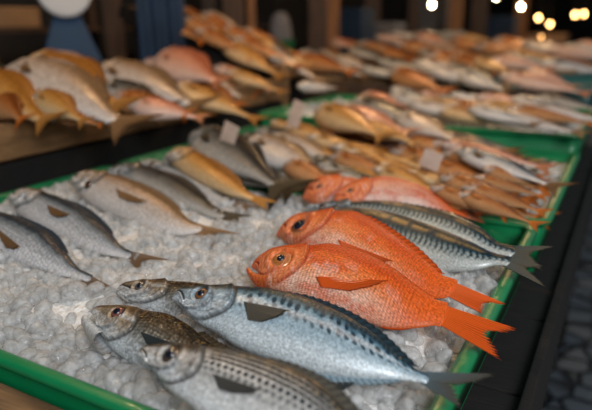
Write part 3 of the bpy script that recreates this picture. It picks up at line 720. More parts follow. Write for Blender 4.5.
def frame(A, X, tilt, L, up=(0, 0, 1), roll=0):
    X = np.array(X, float); X /= np.linalg.norm(X)
    Y0 = np.cross(up, X); Y0 /= np.linalg.norm(Y0); Z0 = np.cross(X, Y0)
    a = math.radians(tilt); Nn = Z0*math.cos(a)-Y0*math.sin(a); Y = np.cross(Nn, X); k = L/.3
    return Matrix([[X[0]*k, Y[0]*k, Nn[0]*k, A[0]], [X[1]*k, Y[1]*k, Nn[1]*k, A[1]], [X[2]*k, Y[2]*k, Nn[2]*k, A[2]], [0, 0, 0, 1]])
PR = {}
def P_(kind, sp, hr, seed, **k):
    key = (kind, sp, hr)
    if key not in PR: PR[key] = proto(kind, sp, hr, seed, **k)
    return PR[key]
def put(kind, sp, hr, a, b, za, zb, tilt, label, group=None, plane=None, cat='fish'):
    if plane is None: A = hit(*a, za); B = hit(*b, zb)
    else:
        p0, n = plane
        A = hitp(*a, p0+np.array([0, 0, za]), n); B = hitp(*b, p0+np.array([0, 0, zb]), n)
    return clone(P_(kind, sp, hr, RNG.rand()*10), frame(A, B-A, tilt, np.linalg.norm(B-A)), label, group, cat)

# middle tray
put('dark_fish', 'dark', .20, (196, 134), (275, 184), .880, .862, 24, 'grey-brown mottled fish beside the golden-tan one in the middle tray')
put('pale_fish', 'tan', .26, (247, 141), (320, 173), .885, .866, 24, 'pale cream fish with a bright highlight, right of the grey-brown one in the middle tray')
put('pale_fish', 'tan', .22, (270, 137), (332, 160), .874, .862, 22, 'narrow pale fish at the far left corner of the middle tray')
put('dark_fish', 'dark', .22, (226, 160), (286, 190), .850, .845, 22, 'small dark fish under the grey-brown mottled one')
put('small_red_fish', 'rust', .24, (330, 155), (392, 176), .868, .858, 22, 'small rust-red fish behind the pale pink fish, left end of the brown heap')
put('silver_sliver_fish', 'silver', .17, (455, 150), (548, 184), .885, .868, 22, 'long pale silver fish across the back of the middle tray')
put('silver_sliver_fish', 'pink', .17, (438, 143), (538, 166), .885, .870, 22, 'long pinkish fish at the far edge of the middle tray')
# heap of small brown fish in the middle tray
kinds = [('small_brown_fish', 'rust', .21), ('small_brown_fish', 'gold', .20), ('small_brown_fish', 'dark', .22), ('small_brown_fish', 'rust', .26)]
for k in range(128):
    x = -.92+.61*((k*59) % 128)/128+RNG.uniform(-.02, .02); y = 1.03+.49*((k*37) % 127)/127
    if x < -.62 and y < 1.25: continue
    q = kinds[(k*5) % 4]; yaw = math.radians(RNG.uniform(-32, -2)); L = RNG.uniform(.16, .23)
    z = (.838 if k%4 else .816)+RNG.uniform(0, .024)
    clone(P_(*q, RNG.rand()*9), frame((x, y, z+.006), (math.cos(yaw), math.sin(yaw), -.07), RNG.uniform(5, 32), L),
          'small brown-orange fish heaped among others in the middle tray', 'small brown fish heaped in the middle tray')
# the row whose tails stick out over the right rim
for k, (a, b) in enumerate((((482, 168), (543, 186)), ((470, 176), (538, 195)), ((462, 186), (537, 210)), ((455, 192), (530, 222)), ((440, 176), (515, 203)), ((430, 186), (500, 214)))):
    put('small_brown_fish', 'rust', .21 if k % 2 else .26, a, b, .872, .858, 20, 'rust-brown fish with bright orange tail at the right rim of the middle tray', 'orange-tailed fish along the right rim')
# third tray
put('golden_fish', 'gold', .24, (318, 110), (378, 134), .905, .892, 20, 'golden fish next to the pale card in the third tray')
put('pale_fish', 'pink', .24, (338, 110), (402, 130), .910, .895, 20, 'pink-white fish just behind the golden one in the third tray')
put('dark_fish', 'dark', .20, (352, 102), (420, 124), .905, .890, 20, 'dark grey fish behind the pink-white one in the third tray')
put('golden_fish', 'gold', .24, (356, 124), (410, 141), .892, .884, 20, 'golden-brown fish along the green rim of the third tray')
put('pale_fish', 'tan', .22, (398, 116), (452, 139), .900, .888, 20, 'pale fish slanting down in the middle of the third tray')
kinds3 = [('market_fish', 'rust', .22), ('market_fish', 'pink', .24), ('market_fish', 'tan', .22), ('market_fish', 'dark', .2), ('market_fish', 'gold', .24), ('market_fish', 'silver', .22)]
for k in range(30):
    x = -.75+.60*((k*37) % 30)/30; y = 1.68+.46*((k*17) % 29)/29
    q = kinds3[(k*5+k//6) % 6]; yaw = math.radians(RNG.uniform(-35, 0))
    clone(P_(*q, RNG.rand()*9), frame((x-.1, y, .884+RNG.uniform(0, .03)), (math.cos(yaw), math.sin(yaw), -.08), RNG.uniform(5, 30), RNG.uniform(.20, .28)),
          'blurred mixed fish heaped in the third tray from the front', 'mixed fish heaped in the third tray')

# ------------------------------------------------------------------ sloping wooden stall on the left
DP0 = np.array([-1.15, 1.0, .915]); DN = np.array([.10, 0, 1.]); DN /= np.linalg.norm(DN)
pl = (DP0, DN)
put('golden_fish', 'gold', 0.33, (-22, 84), (40, 118), 0.065, 0.055, 34, 'golden fish at the left edge on the wooden stall', plane=pl)
put('golden_fish', 'gold', 0.29, (30, 67), (112, 104), 0.085, 0.075, 34, 'long golden-backed fish at the top of the near heap on the wooden stall', plane=pl)
put('large_pale_fish', 'tan', 0.30, (14, 73), (116, 120), 0.085, 0.065, 24, 'large pale pinkish fish whose brown tail droops over the wooden rail', plane=pl)
put('golden_fish', 'gold', 0.30, (36, 95), (80, 119), 0.080, 0.065, 34, 'small golden-orange fish in front of the large pale one on the wooden stall', plane=pl)
put('large_pale_fish', 'tan', 0.27, (97, 71), (190, 103), 0.075, 0.060, 34, 'long tan fish with a bright glint on its back, right of the large pale one', plane=pl)
put('dark_fish', 'dark', 0.27, (100, 86), (165, 104), 0.060, 0.055, 34, 'dark brown fish under the long tan one on the wooden stall', plane=pl)
put('golden_fish', 'rust', 0.29, (112, 97), (180, 112), 0.055, 0.055, 30, 'rusty fish lying along the wooden rail', plane=pl)
put('dark_fish', 'silver', 0.27, (66, 62), (118, 74), 0.065, 0.055, 30, 'grey fish behind the golden-backed one, below the blue scale', plane=pl)
put('pink_market_fish', 'pink', 0.32, (160, 59), (215, 80), 0.085, 0.075, 34, 'pinkish-red fish at the back of the wooden stall beside the blue sheet', plane=pl)
put('small_red_fish', 'rust', 0.32, (-6, 96), (20, 118), 0.055, 0.055, 34, 'small brown fish in the very left corner of the wooden stall', plane=pl)
put('golden_fish', 'rust', .30, (54, 112), (98, 124), 0.055, 0.050, 28, 'small rusty fish tucked against the rail under the large pale one', plane=pl)
put('large_pale_fish', 'pink', .30, (128, 103), (196, 117), 0.055, 0.050, 28, 'pinkish pale fish at the rail just right of the drooping tail', plane=pl)
put('dark_fish', 'dark', .27, (-30, 70), (30, 92), 0.085, 0.075, 28, 'dark brown fish behind the golden one at the left edge', plane=pl)
ks = [('market_fish', 'pink', .24), ('market_fish', 'tan', .22), ('market_fish', 'gold', .24), ('market_fish', 'dark', .2), ('market_fish', 'rust', .22)]
for k in range(26):
    x = -1.62+.40*((k*11) % 26)/26; y = 1.25+.62*k/26
    yaw = math.radians(RNG.uniform(-45, 5)); q = ks[(k*3+k//5) % 5]
    z = DP0[2]-DN[0]/DN[2]*(x+1.15)
    clone(P_(*q, RNG.rand()*9), frame((x, y, z+.03+RNG.uniform(0, .03)), (math.cos(yaw), math.sin(yaw), -.25), RNG.uniform(5, 30), RNG.uniform(.22, .32)),
          'blurred fish heaped on the sloping wooden stall past the long tan fish', 'fish heaped on the wooden stall')
# steep display board at the end of the stall
BP0 = np.array([-1.18, 2.1, .955]); BN = np.array([.36, -.05, 1.]); BN /= np.linalg.norm(BN)
kb = [('market_fish', 'gold', .24), ('market_fish', 'dark', .2), ('market_fish', 'rust', .22), ('market_fish', 'tan', .22), ('market_fish', 'rust', .26)]
for k in range(30):
    x = -1.80+.43*((k*13) % 30)/30; y = 1.96+.30*((k*7) % 29)/29
    z = BP0[2]-(BN[0]*(x-BP0[0])+BN[1]*(y-BP0[1]))/BN[2]
    yaw = math.radians(RNG.uniform(-30, 10)); q = kb[(k*3+k//5) % 5]
    clone(P_(*q, RNG.rand()*9), frame((x, y, z+.025+RNG.uniform(0, .03)), (math.cos(yaw), math.sin(yaw), -.36), RNG.uniform(5, 25), RNG.uniform(.24, .34)),
          'blurred brown fish on the steep board behind the wooden stall', 'fish on the steep display board')
put('large_pale_fish', 'tan', .22, (297, 86), (336, 88), .10, .075, 10, 'cream-coloured fish at the lower right end of the steep board', plane=(BP0-np.array([0, 0, .05]), BN))

# ------------------------------------------------------------------ far counter on the right
kf = [('market_fish', 'pink', .24), ('market_fish', 'tan', .22), ('market_fish', 'gold', .24), ('market_fish', 'rust', .22), ('market_fish', 'silver', .22), ('market_fish', 'dark', .2), ('market_fish', 'rust', .26)]
def farz(x, y): return .895+.06*max(0, (-.3-x))*.9+.012*(y-2.3)
n = 0
for row in range(9):
    y = 2.36+row*.30+.05*row
    for c in range(11):
        x = -.32-.155*c*(1+.12*row)+RNG.uniform(-.04, .04)
        if x < max(-.42*y-.35, -1.75): continue
        q = kf[(c*3+row*5+int(RNG.rand()*3)) % 7]; yaw = math.radians(RNG.uniform(-50, 0))
        nm = ('nearest' if row < 3 else 'middle' if row < 6 else 'farthest')
        clone(P_(*q, RNG.rand()*9), frame((x-.1, y+RNG.uniform(-.08, .08), farz(x, y)+RNG.uniform(.02, .07)), (math.cos(yaw), math.sin(yaw), -.12), RNG.uniform(5, 30), RNG.uniform(.24, .36)*(1+.03*row)),
              f'blurred fish in the {nm} crates of the far counter', f'fish in the {nm} crates of the far counter')
        n += 1

# ------------------------------------------------------------------ trays
def crate(name, x0, x1, y0, y1, zr, depth, mat, label, wall=.012, lip=.014):
    r = empty(name, loc=((x0+x1)/2, (y0+y1)/2, zr-depth)); tag(r, label, 'crate')
    ox, oy, oz = (x0+x1)/2, (y0+y1)/2, zr-depth
    def frame_ring(prof, nm, bev=None):
        # prof: closed list of (inset, z) swept round a rounded rectangle
        pts = []; rc = .03; seg = 6
        def ring(ins):
            o = []; X0, X1, Y0, Y1 = x0+ins-ox, x1-ins-ox, y0+ins-oy, y1-ins-oy; rr = max(.004, rc-ins)
            for cx, cy, a0 in ((X1-rr, Y0+rr, -90), (X1-rr, Y1-rr, 0), (X0+rr, Y1-rr, 90), (X0+rr, Y0+rr, 180)):
                for s in range(seg+1):
                    a = math.radians(a0+90*s/seg); o.append((cx+rr*math.cos(a), cy+rr*math.sin(a)))
            return o
        V = []
        for ins, z in prof: V += [(a, b, z-oz) for a, b in ring(ins)]
        n = 4*(seg+1); K = len(prof)
        Fq = [[i*n+j, i*n+(j+1) % n, ((i+1) % K)*n+(j+1) % n, ((i+1) % K)*n+j] for i in range(K) for j in range(n)]
        return mesh_np(nm, V, Fq, mat, parent=r)
    z = zr
    frame_ring([(lip+.004, z-.004), (lip, z-.001), (lip-.003, z), (.003, z), (0, z-.002), (0, z-.009), (.003, z-.011), (.006, z-.011), (.006, z-.005), (lip-.002, z-.008)], 'rim')
    frame_ring([(lip-.004, z-.006), (lip-.004+wall*.3, z-.006), (lip+wall*.8, z-depth+.006), (lip+wall*.8-.004, z-depth+.004)], 'wall')
    MB().box(x0+lip+wall*.5-ox, x1-lip-wall*.5-ox, y0+lip+wall*.5-oy, y1-lip-wall*.5-oy, 0, .006).build('bottom', mat, r)
    return r
T1 = (-1.075, -.098, .305, .985); T2 = (-1.075, -.085, 1.0, 1.62); T3 = (-1.075, -.085, 1.64, 2.24)
crate('plastic_crate', *T1, .824, .10, M_GREEN, 'green plastic crate in front, filled with ice and the orange fish')
crate('plastic_crate', *T2, .824, .10, M_GREEN, 'green plastic crate second from the front, heaped with small brown fish')
crate('plastic_crate', *T3, .862, .138, M_GREEN, 'green plastic crate third from the front, holding the pale cards')

# ice
def icebed(name, T, n, rad, top, edge, label, sub, seed, ynear=None):
    rs = np.random.RandomState(seed)
    x0, x1, y0, y1 = T; x0 += .02; x1 -= .02; y0 += .02; y1 -= .02
    def hz(x, y):
        e = np.minimum(np.minimum(x-x0, x1-x), np.minimum(y-y0, y1-y))
        return edge+(top-edge)*ss(-.005, .12, e)+(fbm(x*14+seed, y*14, 2)-.5)*.018-(.040*ss(.80, .93, y)*ss(-.36, -.22, x) if seed == 4 else 0)
    # packed base
    A, B = np.meshgrid(np.linspace(x0, x1, 110), np.linspace(y0, y1, 80), indexing='ij')
    Z = hz(A, B)-.001+(fbm(A*90, B*90, 2)-.5)*.006
    V = [np.stack([A, B, Z], -1).reshape(-1, 3)]; Fs = [grid_faces(110, 80)[:, :3], grid_faces(110, 80)[:, [0, 2, 3]]]
    # skirt is hidden inside the crate walls
    import bmesh
    protos = []
    for k in range(8):
        bm = bmesh.new(); bmesh.ops.create_icosphere(bm, subdivisions=sub, radius=1)
        v = np.array([q.co for q in bm.verts]); f = np.array([[w.index for w in q.verts] for q in bm.faces]); bm.free()
        # a chunk: sphere cut by a few soft planes, like melting crushed ice
        for j in range(4):
            nn = rs.randn(3); nn /= np.linalg.norm(nn); dd = rs.uniform(.5, .85)
            e = v@nn-dd; v = v-np.where(e > 0, e*.75, 0)[:, None]*nn
        v += .05*np.stack([vn(v[:, 0]*2+k*9+20+q*3, v[:, 1]*2+v[:, 2]*1.7+30) for q in range(3)], -1)
        protos.append((v, f))
    base = 110*80
    P = rs.rand(n, 2)
    xs = x0+.006+P[:, 0]*(x1-x0-.012); ys = y0+.006+P[:, 1]*(y1-y0-.012)
    if ynear: ys = y0+.006+(P[:, 1]**ynear)*(y1-y0-.012)
    zz = hz(xs, ys)
    mi = [np.zeros(len(Fs[0])+len(Fs[1]), int)]
    for i in range(n):
        v, f = protos[rs.randint(8)]
        q = rs.randn(4); q /= np.linalg.norm(q); a, b, c, d = q
        Rm = np.array([[1-2*(c*c+d*d), 2*(b*c-a*d), 2*(b*d+a*c)], [2*(b*c+a*d), 1-2*(b*b+d*d), 2*(c*d-a*b)], [2*(b*d-a*c), 2*(c*d+a*b), 1-2*(b*b+c*c)]])
        s = rad*rs.uniform(.55, 1.25); sv = s*np.array([1, rs.uniform(.7, 1), rs.uniform(.55, .9)])
        V.append((v*sv)@Rm.T+np.array([xs[i], ys[i], zz[i]+rs.uniform(-.25, .45)*rad]))
        Fs.append(f+base); base += len(v); mi.append(np.ones(len(f), int))
    o = mesh_np(name, np.concatenate(V), np.concatenate(Fs), None, mats=[M_BED, M_ICE], matidx=np.concatenate(mi))
    tag(o, label, 'ice', kind='stuff'); return o
icebed('crushed_ice', T1, 3000, .0135, .826, .806, 'crushed ice filling the front green crate', 2, 4, 1.25)
icebed('crushed_ice', T2, 700, .016, .802, .798, 'crushed ice under the small brown fish in the second crate', 1, 5)
icebed('crushed_ice', T3, 500, .016, .850, .838, 'crushed ice in the third crate', 1, 6)
# loose chunk-filled ice on the far counter
# ------------------------------------------------------------------ tables, stall, setting
t = empty('market_table', loc=(-.6, 1.2, 0)); tag(t, 'dark wet wooden table carrying the green crates beside the aisle', 'table')
def child(mb, name, mat, par, bevel=.003):
    o = mb.build(name, mat, par, bevel); o.matrix_parent_inverse = Matrix.Translation(-par.location); return o
mb = MB()
for k in range(10): mb.box(-1.10, -.062, .235+k*.205, .235+k*.205+.2, .69, .722)
child(mb, 'table_top', M_DARKWOOD, t)
child(MB().box(-1.12, -.075, .270, .298, .69, .806), 'front_board', M_WOODX, t)
child(MB().box(-.062, -.048, .215, 2.3, .62, .735), 'side_board', M_DARKWOOD, t)
for x, y in ((-.12, .3), (-1.05, .3), (-.12, 2.2), (-1.05, 2.2)): child(MB().box(x-.03, x+.03, y-.03, y+.03, 0, .69), 'leg', M_DARKWOOD, t)

s = empty('wooden_stall', loc=(-1.5, 1.0, 0)); tag(s, 'weathered wooden stall with sloping deck and front rail at the left', 'stall')
child(MB().box(-1.165, -1.135, .1, 1.93, .872, .948), 'front_rail', M_WOOD, s, .004)
child(MB().box(-1.160, -1.140, .1, 1.93, .70, .862), 'lower_board', M_DARKWOOD, s)
Rx = Matrix.Rotation(math.atan(.10), 3, 'Y')
mb = MB()
for k in range(4): mb.box(-1.167-.15*(k+1), -1.169-.15*k, .1, 1.93, .897, .915, rot=Rx, piv=Vector((-1.15, 1, .915)))
child(mb, 'deck', M_DARKWOOD, s)
child(MB().box(-1.18, -1.13, 1.93, 1.97, .66, 1.0), 'rail_post', M_WOOD, s)
for x, y in ((-1.2, .2), (-1.72, .2), (-1.2, 1.88), (-1.72, 1.88)): child(MB().box(x-.03, x+.03, y-.03, y+.03, 0, .895 if x > -1.5 else .945), 'leg', M_DARKWOOD, s)

b = empty('display_board', loc=(-1.6, 2.25, .6)); tag(b, 'steep wooden display board loaded with brown fish, behind the wooden stall', 'board')
Rb = Matrix.Rotation(math.atan(.36), 3, 'Y')
child(MB().box(-2.0, -1.18, 1.98, 2.27, .93, .95, rot=Rb, piv=Vector((-1.18, 2.1, .955))), 'board', M_WOOD, b)
child(MB().box(-2.0, -1.16, 1.955, 1.98, .90, .96, rot=Rb, piv=Vector((-1.18, 2.1, .955))), 'front_edge', M_DARKWOOD, b)
for x, y, h in ((-1.25, 2.02, .94), (-1.25, 2.23, .94), (-1.9, 2.02, 1.18), (-1.9, 2.23, 1.18)): child(MB().box(x-.025, x+.025, y-.025, y+.025, 0, h), 'leg', M_DARKWOOD, b)

c = empty('far_counter', loc=(-1.6, 4, 0)); tag(c, 'long dark counter running away to the right background', 'counter')
child(MB().box(-1.92, -.2, 2.32, 5.4, .80, .86), 'counter_top', M_DARKWOOD, c)
child(MB().box(-1.92, -.2, 2.29, 2.32, .70, .90), 'front_board', M_POST, c)
child(MB().box(-1.88, -.25, 2.4, 5.3, .0, .80), 'base', M_DARKWOOD, c)
crate('plastic_crate', -.62, -.10, 2.30, 2.92, .915, .11, M_TEAL, 'teal plastic crate at the right end of the far counter')
for k, (x0, x1, y0, y1) in enumerate(((-1.30, -.66, 2.34, 2.92), (-1.90, -1.34, 2.34, 2.92), (-1.0, -.22, 3.0, 3.7), (-1.9, -1.05, 3.0, 3.7), (-1.2, -.22, 3.8, 4.6), (-1.9, -1.25, 3.8, 4.6))):
    w = empty('wooden_crate', loc=((x0+x1)/2, (y0+y1)/2, .86))
    pos = ('left of the teal crate', 'at the near left corner of the far counter', 'behind the teal crate', 'second row of the far counter, left', 'third row of the far counter, right', 'third row of the far counter, left')[k]
    tag(w, f'shallow wooden fish crate {pos}', 'crate')
    z = .862
    child(MB().box(x0, x1, y0, y0+.02, z, z+.065), 'side_board', M_WOODX, w); child(MB().box(x0, x1, y1-.02, y1, z, z+.065), 'side_board', M_WOODX, w)
    child(MB().box(x0, x0+.02, y0+.021, y1-.021, z, z+.065), 'end_board', M_WOODX, w); child(MB().box(x1-.02, x1, y0+.021, y1-.021, z, z+.065), 'end_board', M_WOODX, w)
    child(MB().box(x0+.021, x1-.021, y0+.021, y1-.021, z, z+.012), 'bottom', M_WOODX, w)

# cards
def card(a, z, w, h, label, yaw=-25):
    p = hit(*a, z); r = empty('price_card', loc=tuple(p)); tag(r, label, 'card')
    r.rotation_euler = (math.radians(-18), math.radians(8), math.radians(yaw))
    cm = MB().box(-w/2, w/2, -.0008, .0008, -h/2, h/2).build('card', M_CARD, r, .0004)
    MB().tube([(0, .003, h*.3), (0, .003, -h/2-.05)], .0015, 6).build('pick', M_WOOD, r)
card((229, 135), .915, .058, .050, 'pale blank price card stuck between the grey-brown fish and the wooden rail')
card((296, 114), .925, .048, .066, 'pale blank price card at the left end of the third crate')
card((431, 160), .892, .045, .034, 'pale blank price card over the brown fish heap at the middle green rim')

# scale
p = CAM+ray(66, 8)*2.55
sc = empty('weighing_scale', loc=(p[0], p[1], .95)); tag(sc, 'blue weighing scale with round white dial at the top left', 'scale')
sc.rotation_euler = (0, 0, math.atan2(ray(66, 8)[1], ray(66, 8)[0])-math.pi/2)
def taper(w0, d0, z0, w1, d1, z1):
    m = MB(); m.v = [(-w0, -d0, z0), (w0, -d0, z0), (w0, d0, z0), (-w0, d0, z0), (-w1, -d1, z1), (w1, -d1, z1), (w1, d1, z1), (-w1, d1, z1)]
    m.f = [[3, 2, 1, 0], [4, 5, 6, 7], [0, 1, 5, 4], [1, 2, 6, 5], [2, 3, 7, 6], [3, 0, 4, 7]]; return m
taper(.135, .10, 0, .045, .045, .245).build('housing', M_BLUE, sc, .006)
MB().box(-.15, .15, -.12, .12, -.03, -.001).build('base', M_BLUE, sc, .006)
h0 = .325
dl = MB().lathe([(.092, -.03), (.097, -.028), (.097, .02), (.092, .024)], 40, (0, -.055, h0), 'y').build('dial_case', M_WHITE, sc, smooth=False)
f_ = MB().lathe([(.086, .024), (.086, .026)], 40, (0, -.055, h0), 'y').build('dial_face', M_WHITE, dl)
MB().box(-.002, .002, -.084, -.083, h0, h0+.07).build('needle', M_METAL, dl)
MB().box(-.02, .02, -.03, .03, h0+.09, h0+.14).build('neck', M_BLUE, sc)
MB().lathe([(.05, h0+.14), (.16, h0+.16), (.17, h0+.175), (.16, h0+.17), (.05, h0+.15)], 32).build('pan', M_METAL, sc)

sp = MB().box(-.2, .2, -.2, .2, 0, .919).build('wooden_plinth', M_POST, None, .005); sp.location = (p[0], p[1], 0); tag(sp, 'dark plinth under the blue weighing scale', 'plinth')
# blue sheet hanging at the stall back
def cloth(name, p0, p1, z0, z1, mat, label, cat, amp=.03, nf=4):
    n, m = 60, 20; u = np.linspace(0, 1, n); v = np.linspace(0, 1, m); U, Vv = np.meshgrid(u, v, indexing='ij')
    d = np.array(p1)-np.array(p0); L = np.linalg.norm(d); d = d/L; nn = np.array([-d[1], d[0]])
    off = amp*np.sin(U*nf*2*math.pi+Vv)*(.4+.6*(1-Vv))
    X = p0[0]+d[0]*U*L+nn[0]*off; Y = p0[1]+d[1]*U*L+nn[1]*off; Z = z0+(z1-z0)*Vv
    f = np.stack([X, Y, Z], -1).reshape(-1, 3); b_ = np.stack([X+nn[0]*.004, Y+nn[1]*.004, Z], -1).reshape(-1, 3); K = n*m
    fr = grid_faces(n, m); e = []
    for a in range(n-1): e += [[a*m, (a+1)*m, (a+1)*m+K, a*m+K], [a*m+m-1, (a+1)*m+m-1, (a+1)*m+m-1+K, a*m+m-1+K]]
    for a in range(m-1): e += [[a, a+1, a+1+K, a+K], [(n-1)*m+a, (n-1)*m+a+1, (n-1)*m+a+1+K, (n-1)*m+a+K]]
    o = mesh_np(name, np.concatenate([f, b_]), np.concatenate([fr, fr[:, ::-1]+K, np.array(e)]), mat)
    tag(o, label, cat); return o
def at(px, y_or_d, py=30): return CAM+ray(px, py)*y_or_d
a = at(138, 2.45); b2 = at(186, 2.5)
cloth('blue_sheet', a[:2], b2[:2], .9, 1.75, M_BLUECLOTH, 'dark blue sheet hanging behind the wooden stall, right of the scale', 'sheet', .012, 3)

# posts and background goods
def post(px, d, w, mat, label, z1=2.6):
    p = at(px, d); o = MB().box(-w/2, w/2, -w/2, w/2, 0, z1).build('timber_post', mat, None, .004); o.location = (p[0], p[1], 0)
    o.rotation_euler = (0, 0, math.atan2(ray(px, 30)[1], ray(px, 30)[0])); tag(o, label, 'post')
post(114, 3.4, .10, M_POST, 'brown timber post between the scale and the blue sheet')
post(234, 3.7, .12, M_POST, 'brown timber post right of the blue sheet')
post(252, 4.0, .05, M_POST2, 'slim orange-brown post behind the steep display board')
post(318, 4.4, .13, M_POST, 'timber post left of the far counter')
post(333, 4.9, .10, M_POST2, 'orange-brown post at the left of the far counter')
post(372, 6.6, .16, M_POST, 'dark post behind the left end of the far counter')
post(455, 7.4, .16, M_POST2, 'light orange-brown post behind the middle of the far counter')
post(478, 7.8, .20, M_POST, 'dark post just right of the light orange-brown one')
post(413, 7.0, .12, M_POST, 'dark post under the first lamp')
post(520, 10.0, .20, M_POST2, 'distant orange-brown post under the second lamp')
post(210, 3.9, .08, M_POST, 'dark post directly beside the blue sheet')
def carton(px, d, z, w, dd, h, mat, name, label, cat='box'):
    p = at(px, d); r = MB()
    r.box(-w/2, w/2, -dd/2, dd/2, 0, h); r.box(-w/2-.005, w/2+.005, -dd/2-.005, dd/2+.005, h*.82, h*.9)
    o = r.build(name, mat, None, .004); o.location = (p[0], p[1], z); o.rotation_euler = (0, 0, math.radians(30)); tag(o, label, cat)
# back shelf behind the wooden stall
sh = empty('back_shelf', loc=(-3.1, 2.4, 0)); tag(sh, 'dark shelf along the back wall behind the stalls', 'shelf')
for z in (.78, 1.12): child(MB().box(-3.45, -2.75, .2, 4.6, z, z+.025), 'board', M_POST, sh)
for y in (.25, 1.7, 3.1, 4.5): child(MB().box(-3.42, -3.36, y-.03, y+.03, 0, 2.4), 'upright', M_POST, sh); child(MB().box(-2.82, -2.76, y-.03, y+.03, 0, 1.14), 'upright', M_POST, sh)
def onshelf(y, x, z, w, dd, h, mat, name, label, cat='box'):
    r = MB(); r.box(-w/2, w/2, -dd/2, dd/2, 0, h); r.box(-w/2-.005, w/2+.005, -dd/2-.005, dd/2+.005, h*.82, h*.9)
    o = r.build(name, mat, None, .004); o.location = (x, y, z); tag(o, label, cat)
onshelf(2.05, -2.95, 1.147, .35, .30, .10, M_BOX, 'cardboard_box', 'flat tan box on the back shelf near the scale')
onshelf(1.25, -2.30, .96, .40, .40, .20, M_BOX, 'cardboard_box', 'tan box at the top left corner behind the golden fish')
onshelf(1.02, -2.75, 1.147, .35, .42, .09, M_FOAM, 'foam_box', 'pale foam box above the tan box at the top left')
ow = MB().box(-.24, .24, -.3, .3, 0, .959).build('wooden_plinth', M_POST, None, .005); ow.location = (-2.3, 1.25, 0); tag(ow, 'dark plinth under the tan box at the top left', 'plinth')
g = CAM+ray(281, 62)*4.6
gb = empty('green_basket', loc=(g[0], g[1], g[2])); gb.scale = (1.4,)*3; tag(gb, 'small green plastic basket behind the steep display board', 'basket')
MB().lathe([(.055, 0), (.075, .11), (.080, .112), (.080, .118), (.070, .118), (.052, .01)], 24).build('bowl', M_GLASSGREEN, gb)
wb = g; o = MB().lathe([(.03, 0), (.055, .03), (.06, .09), (.045, .15), (.02, .17)], 20).build('white_bag', M_CLOTH, None, smooth=True)
o.location = (wb[0], wb[1], g[2]+.02); o.scale = (1.5, 1.5, 2.0); tag(o, 'grey-white bundle standing in the green basket', 'bundle')
op = MB().box(-.2, .2, -.2, .2, 0, g[2]-.001).build('wooden_plinth', M_POST, None, .005); op.location = (g[0], g[1], 0); tag(op, 'dark plinth carrying the green basket', 'plinth')
for px, py, d, w, h, mat, nm, lb in ((386, 38, 6.2, .30, .30, M_CLOTH, 'grey_sack', 'grey sack standing behind the left part of the far counter'),
    (448, 45, 6.4, .26, .26, M_FOAM, 'foam_box', 'pale foam box behind the middle of the far counter'),
    (435, 16, 8.8, .45, .8, M_CLOTH, 'grey_sack', 'tall grey sack below the first lamp'),
    (500, 30, 8.4, .4, .35, M_BLUECLOTH, 'blue_crate', 'blue crate stack end behind the far counter'),
    (352, 32, 5.5, .3, .4, M_BLUECLOTH, 'blue_crate', 'blue crate beside the orange-brown post'),
    (547, 48, 9.5, .5, .4, M_BOX, 'cardboard_box', 'tan box at the distant right end below the amber lamps')):
    p = CAM+ray(px, py)*d; z = max(.0, p[2]-h/2)
    r = MB().box(-w/2, w/2, -w/2, w/2, 0, h); r.box(-w/2-.006, w/2+.006, -w/2-.006, w/2+.006, h*.85, h*.93)
    o = r.build(nm, mat, None, .02 if 'sack' in nm else .005); o.location = (p[0], p[1], z); tag(o, lb, nm.split('_')[-1] if nm != 'foam_box' else 'box')
    pp = MB().box(-w/2-.02, w/2+.02, -w/2-.02, w/2+.02, 0, z-.001).build('wooden_plinth', M_POST, None, .005); pp.location = (p[0], p[1], 0); tag(pp, 'dark plinth under the '+lb.split(' behind')[0].split(' below')[0].split(' beside')[0].split(' at the')[0]+' in the background', 'plinth')

# lamps
for k, (px, py, d, r_, mat, lb) in enumerate(((432, 5, 5.8, .018, M_BULBW, 'lit warm white bulb hanging leftmost over the far counter'),
    (521, 7, 7.5, .022, M_BULBW, 'brightest white bulb hanging right of the distant posts'),
    (538.5, 18, 8.6, .024, M_BULBO, 'amber bulb, left one of the close low pair'),
    (550, 24.5, 9.3, .024, M_BULBO, 'amber bulb, right and lower one of the close pair'),
    (575, 15, 9, .024, M_BULBO, 'amber bulb at the far right, left one of the top right two'),
    (584, 14, 9.6, .024, M_BULBO, 'amber bulb nearest the right edge of the picture'),
    (496, -2, 7.0, .014, M_BULBW, 'warm bulb cut by the top edge between the two white ones'),
    (541, 37, 9, .010, M_BULBO, 'faint amber bulb low under the close pair'))):
    p = CAM+ray(px, py)*d
    r = empty('hanging_lamp', loc=tuple(p)); tag(r, lb, 'lamp')
    MB().lathe([(r_*.3, -r_), (r_*.8, -r_*.6), (r_, 0), (r_*.8, r_*.6), (r_*.4, r_*1.1), (r_*.35, r_*1.4)], 16).build('bulb', mat, r, smooth=True)
    MB().lathe([(r_*.42, r_*1.4), (r_*.42, r_*2.2), (.006, r_*2.3), (.005, 3.0-p[2])], 10).build('socket', M_METAL, r)

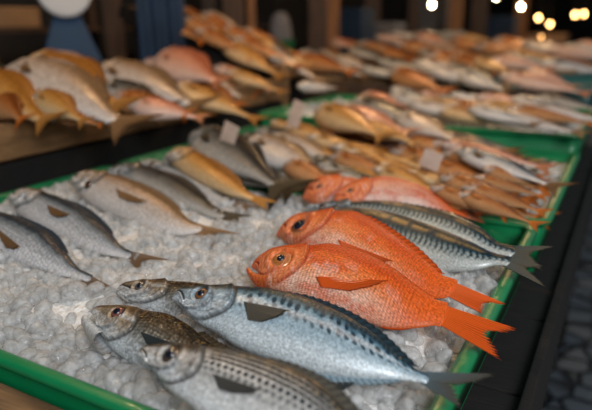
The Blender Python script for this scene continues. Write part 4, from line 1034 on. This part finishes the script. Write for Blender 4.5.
# structure
def struct(name, mb, mat):
    o = mb.build(name, mat); tag(o, kind='structure'); return o
fl = struct('floor', MB().box(-6, 5, -3, 26, -.05, 0), M_COB)
struct('wall_left', MB().box(-4.3, -4.1, -3, 26, 0, 3.2), M_WALL)
struct('wall_back', MB().box(-4.1, 5, 25, 25.2, 0, 3.4), M_WALL)
struct('wall_right', MB().box(4.3, 4.5, -3, 26, 0, 3.0), M_WALL)
struct('ceiling', MB().box(-4.3, -.9, -3, 26, 3.05, 3.15), M_WALL)
# daylight: open roof over the aisle (cool) and shop lamps over the stalls (warm)
def area(name, loc, size, power, col, tgt):
    d = bpy.data.lights.new(name, 'AREA'); d.energy = power; d.color = col; d.shape = 'RECTANGLE'; d.size, d.size_y = size
    o = bpy.data.objects.new(name, d); COL.objects.link(o); o.location = loc
    o.rotation_euler = (Vector(tgt)-Vector(loc)).to_track_quat('-Z', 'Y').to_euler(); return o
area('open_roof_daylight', (1.4, -.9, 2.4), (1.2, 1.2), 60, (.97, .98, 1.0), (-.5, .7, .8))
area('aisle_daylight', (1.5, 6, 3.2), (2.5, 8), 18, (.85, .92, 1.0), (-1, 5, .8))
def lamp(loc, power, col=(1, .62, .30), r=.03):
    d = bpy.data.lights.new('stall_lamp', 'POINT'); d.energy = power; d.color = col; d.shadow_soft_size = r
    o = bpy.data.objects.new('stall_lamp', d); COL.objects.link(o); o.location = loc
lamp((-.7, 1.5, 2.1), 13); lamp((-1.0, .6, 2.3), 15, (1, .78, .56)); lamp((-1.2, 2.6, 2.0), 20); lamp((-.8, 4.4, 2.1), 34); lamp((-1.5, 1.3, 2.0), 9); lamp((-1.0, 8, 2.4), 30)
w = bpy.data.worlds.new('sky'); scene.world = w; w.use_nodes = True
nt = w.node_tree; bg = nt.nodes['Background']; bg.inputs[0].default_value = (.72, .80, .88, 1); bg.inputs[1].default_value = .16
for o in list(bpy.data.objects):
    for k in ('cat0', 'used'):
        if k in o: del o[k]
for key, r in PR.items():
    pass
